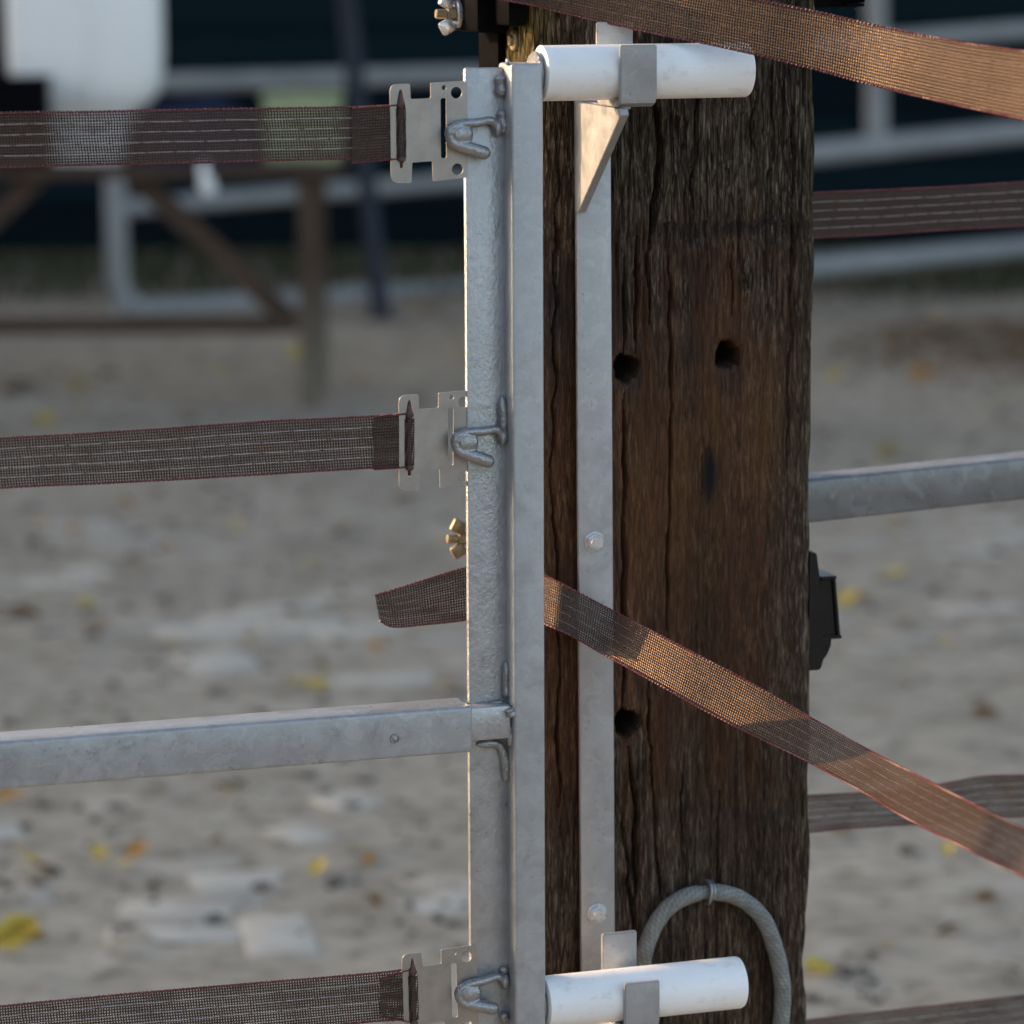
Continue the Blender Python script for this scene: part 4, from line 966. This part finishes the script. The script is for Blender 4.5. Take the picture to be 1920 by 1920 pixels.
tp = [sc_c + Vector((.0006 * sin(a * 2), -.0088 * cos(a), .0092 * sin(a))) for a in np.linspace(-pi * .62, pi * .62, 20)]
sweep(bm, tp, .0017, 8); tp2 = [p + Vector((.0026, -.0006, .0)) for p in tp[8:]]; sweep(bm, tp2, .0013, 8)
obj('wire_tie', bm, M['cast'], co_, 60)

# ================================================================== FALLEN LEAVES
def leaf_mesh(name, mat, seed):
    rr = random.Random(seed); bm = bmesh.new(); n = 7; L_ = []; 
    for sgn in (1, -1):
        row = []
        for i in range(n + 1):
            t_ = i / n; w_ = .34 * sin(pi * t_ ** .8) * (1 + .18 * rr.uniform(-1, 1)) + .01
            row.append(bm.verts.new((t_ - .5, sgn * w_, .16 * abs(w_) + .10 * sin(t_ * 3 + seed))))
        L_.append(row)
    mid = [bm.verts.new((i / n - .5, 0, .10 * sin(i / n * 3 + seed))) for i in range(n + 1)]
    for row in L_:
        for i in range(n): bm.faces.new((mid[i], mid[i + 1], row[i + 1], row[i]))
    me = bpy.data.meshes.new(name); bm.to_mesh(me); bm.free(); me.shade_smooth(); me.materials.append(mat); return me
LM = {k: [leaf_mesh('fallen_leaf', M['leaf' + k], s) for s in range(3)] for k in 'yob'}
spots = [(185, 1606, 'y', .030), (232, 1624, 'y', .028), (18, 1496, 'o', .045), (560, 1280, 'y', .036), (592, 1290, 'y', .034), (838, 1288, 'y', .040),
         (45, 1160, 'b', .052), (50, 1150, 'o', .03), (185, 1178, 'o', .045), (160, 1140, 'y', .04), (238, 952, 'o', .055), (72, 995, 'o', .045), (582, 1068, 'y', .05), (636, 1000, 'b', .055),
         (345, 782, 'o', .06), (150, 730, 'y', .06), (28, 738, 'b', .08), (50, 735, 'b', .07), (796, 588, 'o', .085), (790, 590, 'y', .06), (556, 664, 'y', .06), (668, 715, 'o', .06), (850, 640, 'y', .07), (862, 665, 'y', .06),
         (1690, 985, 'o', .05), (1672, 1092, 'y', .055), (1588, 1136, 'y', .05), (1602, 1130, 'o', .04), (1727, 715, 'o', .07), (1800, 716, 'o', .07), (1545, 812, 'o', .06), (1662, 862, 'y', .07),
         (1538, 1824, 'y', .040), (1884, 1826, 'b', .036), (300, 1480, 'b', .03), (150, 860, 'b', .05), (420, 700, 'y', .05), (760, 940, 'b', .05), (720, 1130, 'b', .035), (470, 1330, 'b', .04), (640, 1120, 'b', .03),
         (90, 1640, 'b', .03), (700, 1700, 'b', .03), (690, 1620, 'o', .024), (1800, 900, 'b', .06), (1700, 1180, 'b', .04), (1850, 1340, 'b', .04), (1580, 1560, 'b', .03), (1780, 1750, 'b', .03), (1890, 1480, 'b', .03),
         (420, 960, 'b', .045), (250, 1060, 'b', .04), (500, 860, 'o', .04), (90, 800, 'y', .05), (780, 760, 'b', .05), (1610, 650, 'b', .06), (1560, 720, 'y', .05), (1880, 760, 'y', .05)]
lr = random.Random(5)
for i in range(52):
    px, py = (lr.uniform(10, 860), lr.uniform(625, 1640)) if i < 38 else (lr.uniform(1535, 1910), lr.uniform(560, 1860))
    k = lr.choice('yyyoobb'); spots.append((px, py, k, lr.uniform(.018, .034)))
GRP = {'y': 'yellow leaves scattered on the yard', 'o': 'orange leaves scattered on the yard', 'b': 'brown leaves scattered on the yard'}
KIND = {'y': 'yellow', 'o': 'orange', 'b': 'brown'}
def put_leaf(px, py, k, s, label, group):
    c = GND(px, py); o = link('fallen_leaf', random.choice(LM[k]), None); tag(o, label, 'leaf', group)
    o.location = (c.x, c.y, ground_z(c.x, c.y) + .012); o.scale = (s * 1.45,) * 3; o.rotation_euler = (random.uniform(-.5, .5), random.uniform(-.4, .4), random.uniform(0, 6.3)); return o
def zone(px, py):        # where on the yard, told by the things around it
    if px < 900:
        if py < 820: return 'between the top and second tapes on the left'
        if py < 1340: return 'between the second tape and the square rail'
        return 'below the square rail'
    if py < 890: return 'right of the post, above the grey rail'
    if py < 1480: return 'right of the post, below the grey rail'
    return 'right of the post, near the bottom'
ORD = ['leftmost', 'second from left', 'third from left', 'fourth from left', 'fifth from left', 'sixth from left', 'seventh from left', 'eighth from left', 'ninth from left', 'tenth from left', 'eleventh from left', 'twelfth from left', 'thirteenth from left', 'fourteenth from left', 'fifteenth from left', 'sixteenth from left', 'seventeenth from left', 'eighteenth from left', 'nineteenth from left', 'twentieth from left']
zs_ = {}
for sp_ in sorted(spots): zs_.setdefault((zone(*sp_[:2]), sp_[2]), []).append(sp_)
for (zn, k), row in zs_.items():
    for n_, (px, py, _, s_) in enumerate(row):
        lb = f'{KIND[k]} fallen leaf {zn}' + ('' if len(row) == 1 else ', ' + ORD[n_])
        put_leaf(px, py, k, s_, lb, GRP[k])
o = put_leaf(30, 1775, 'y', .052, 'large upright yellow leaf in the lower left corner of the yard', None); o.rotation_euler = (.9, -.5, .4); o.location.z += .012
o = put_leaf(58, 1780, 'y', .034, 'small yellow leaf leaning against the large one in the lower left corner', None); o.rotation_euler = (.7, .4, 2.4); o.location.z += .008
# heap of dead leaves and straw far right
bm = bmesh.new(); c = GND(1840, 650)
for i in range(900):
    a = random.gauss(0, .30); b = random.gauss(0, .40); h = max(0, .07 * exp(-(a * a / .1 + b * b / .2))) + .012
    s = random.uniform(.015, .035); an = random.uniform(0, 6.3); p = c + Vector((a + .05, b, random.uniform(.3, 1) * h)); t1 = Vector((cos(an), sin(an), random.uniform(-.4, .4))) * s; t2 = Vector((-sin(an), cos(an), random.uniform(-.4, .4))) * s * .5
    bm.faces.new([bm.verts.new(p - t1), bm.verts.new(p - t2), bm.verts.new(p + t1), bm.verts.new(p + t2)])
lh = obj('leaf_heap', bm, M['leafb'], None, 0); tag(lh, 'low heap of dead brown leaves and straw on the far right of the yard', 'leaf heap', None, 'stuff')
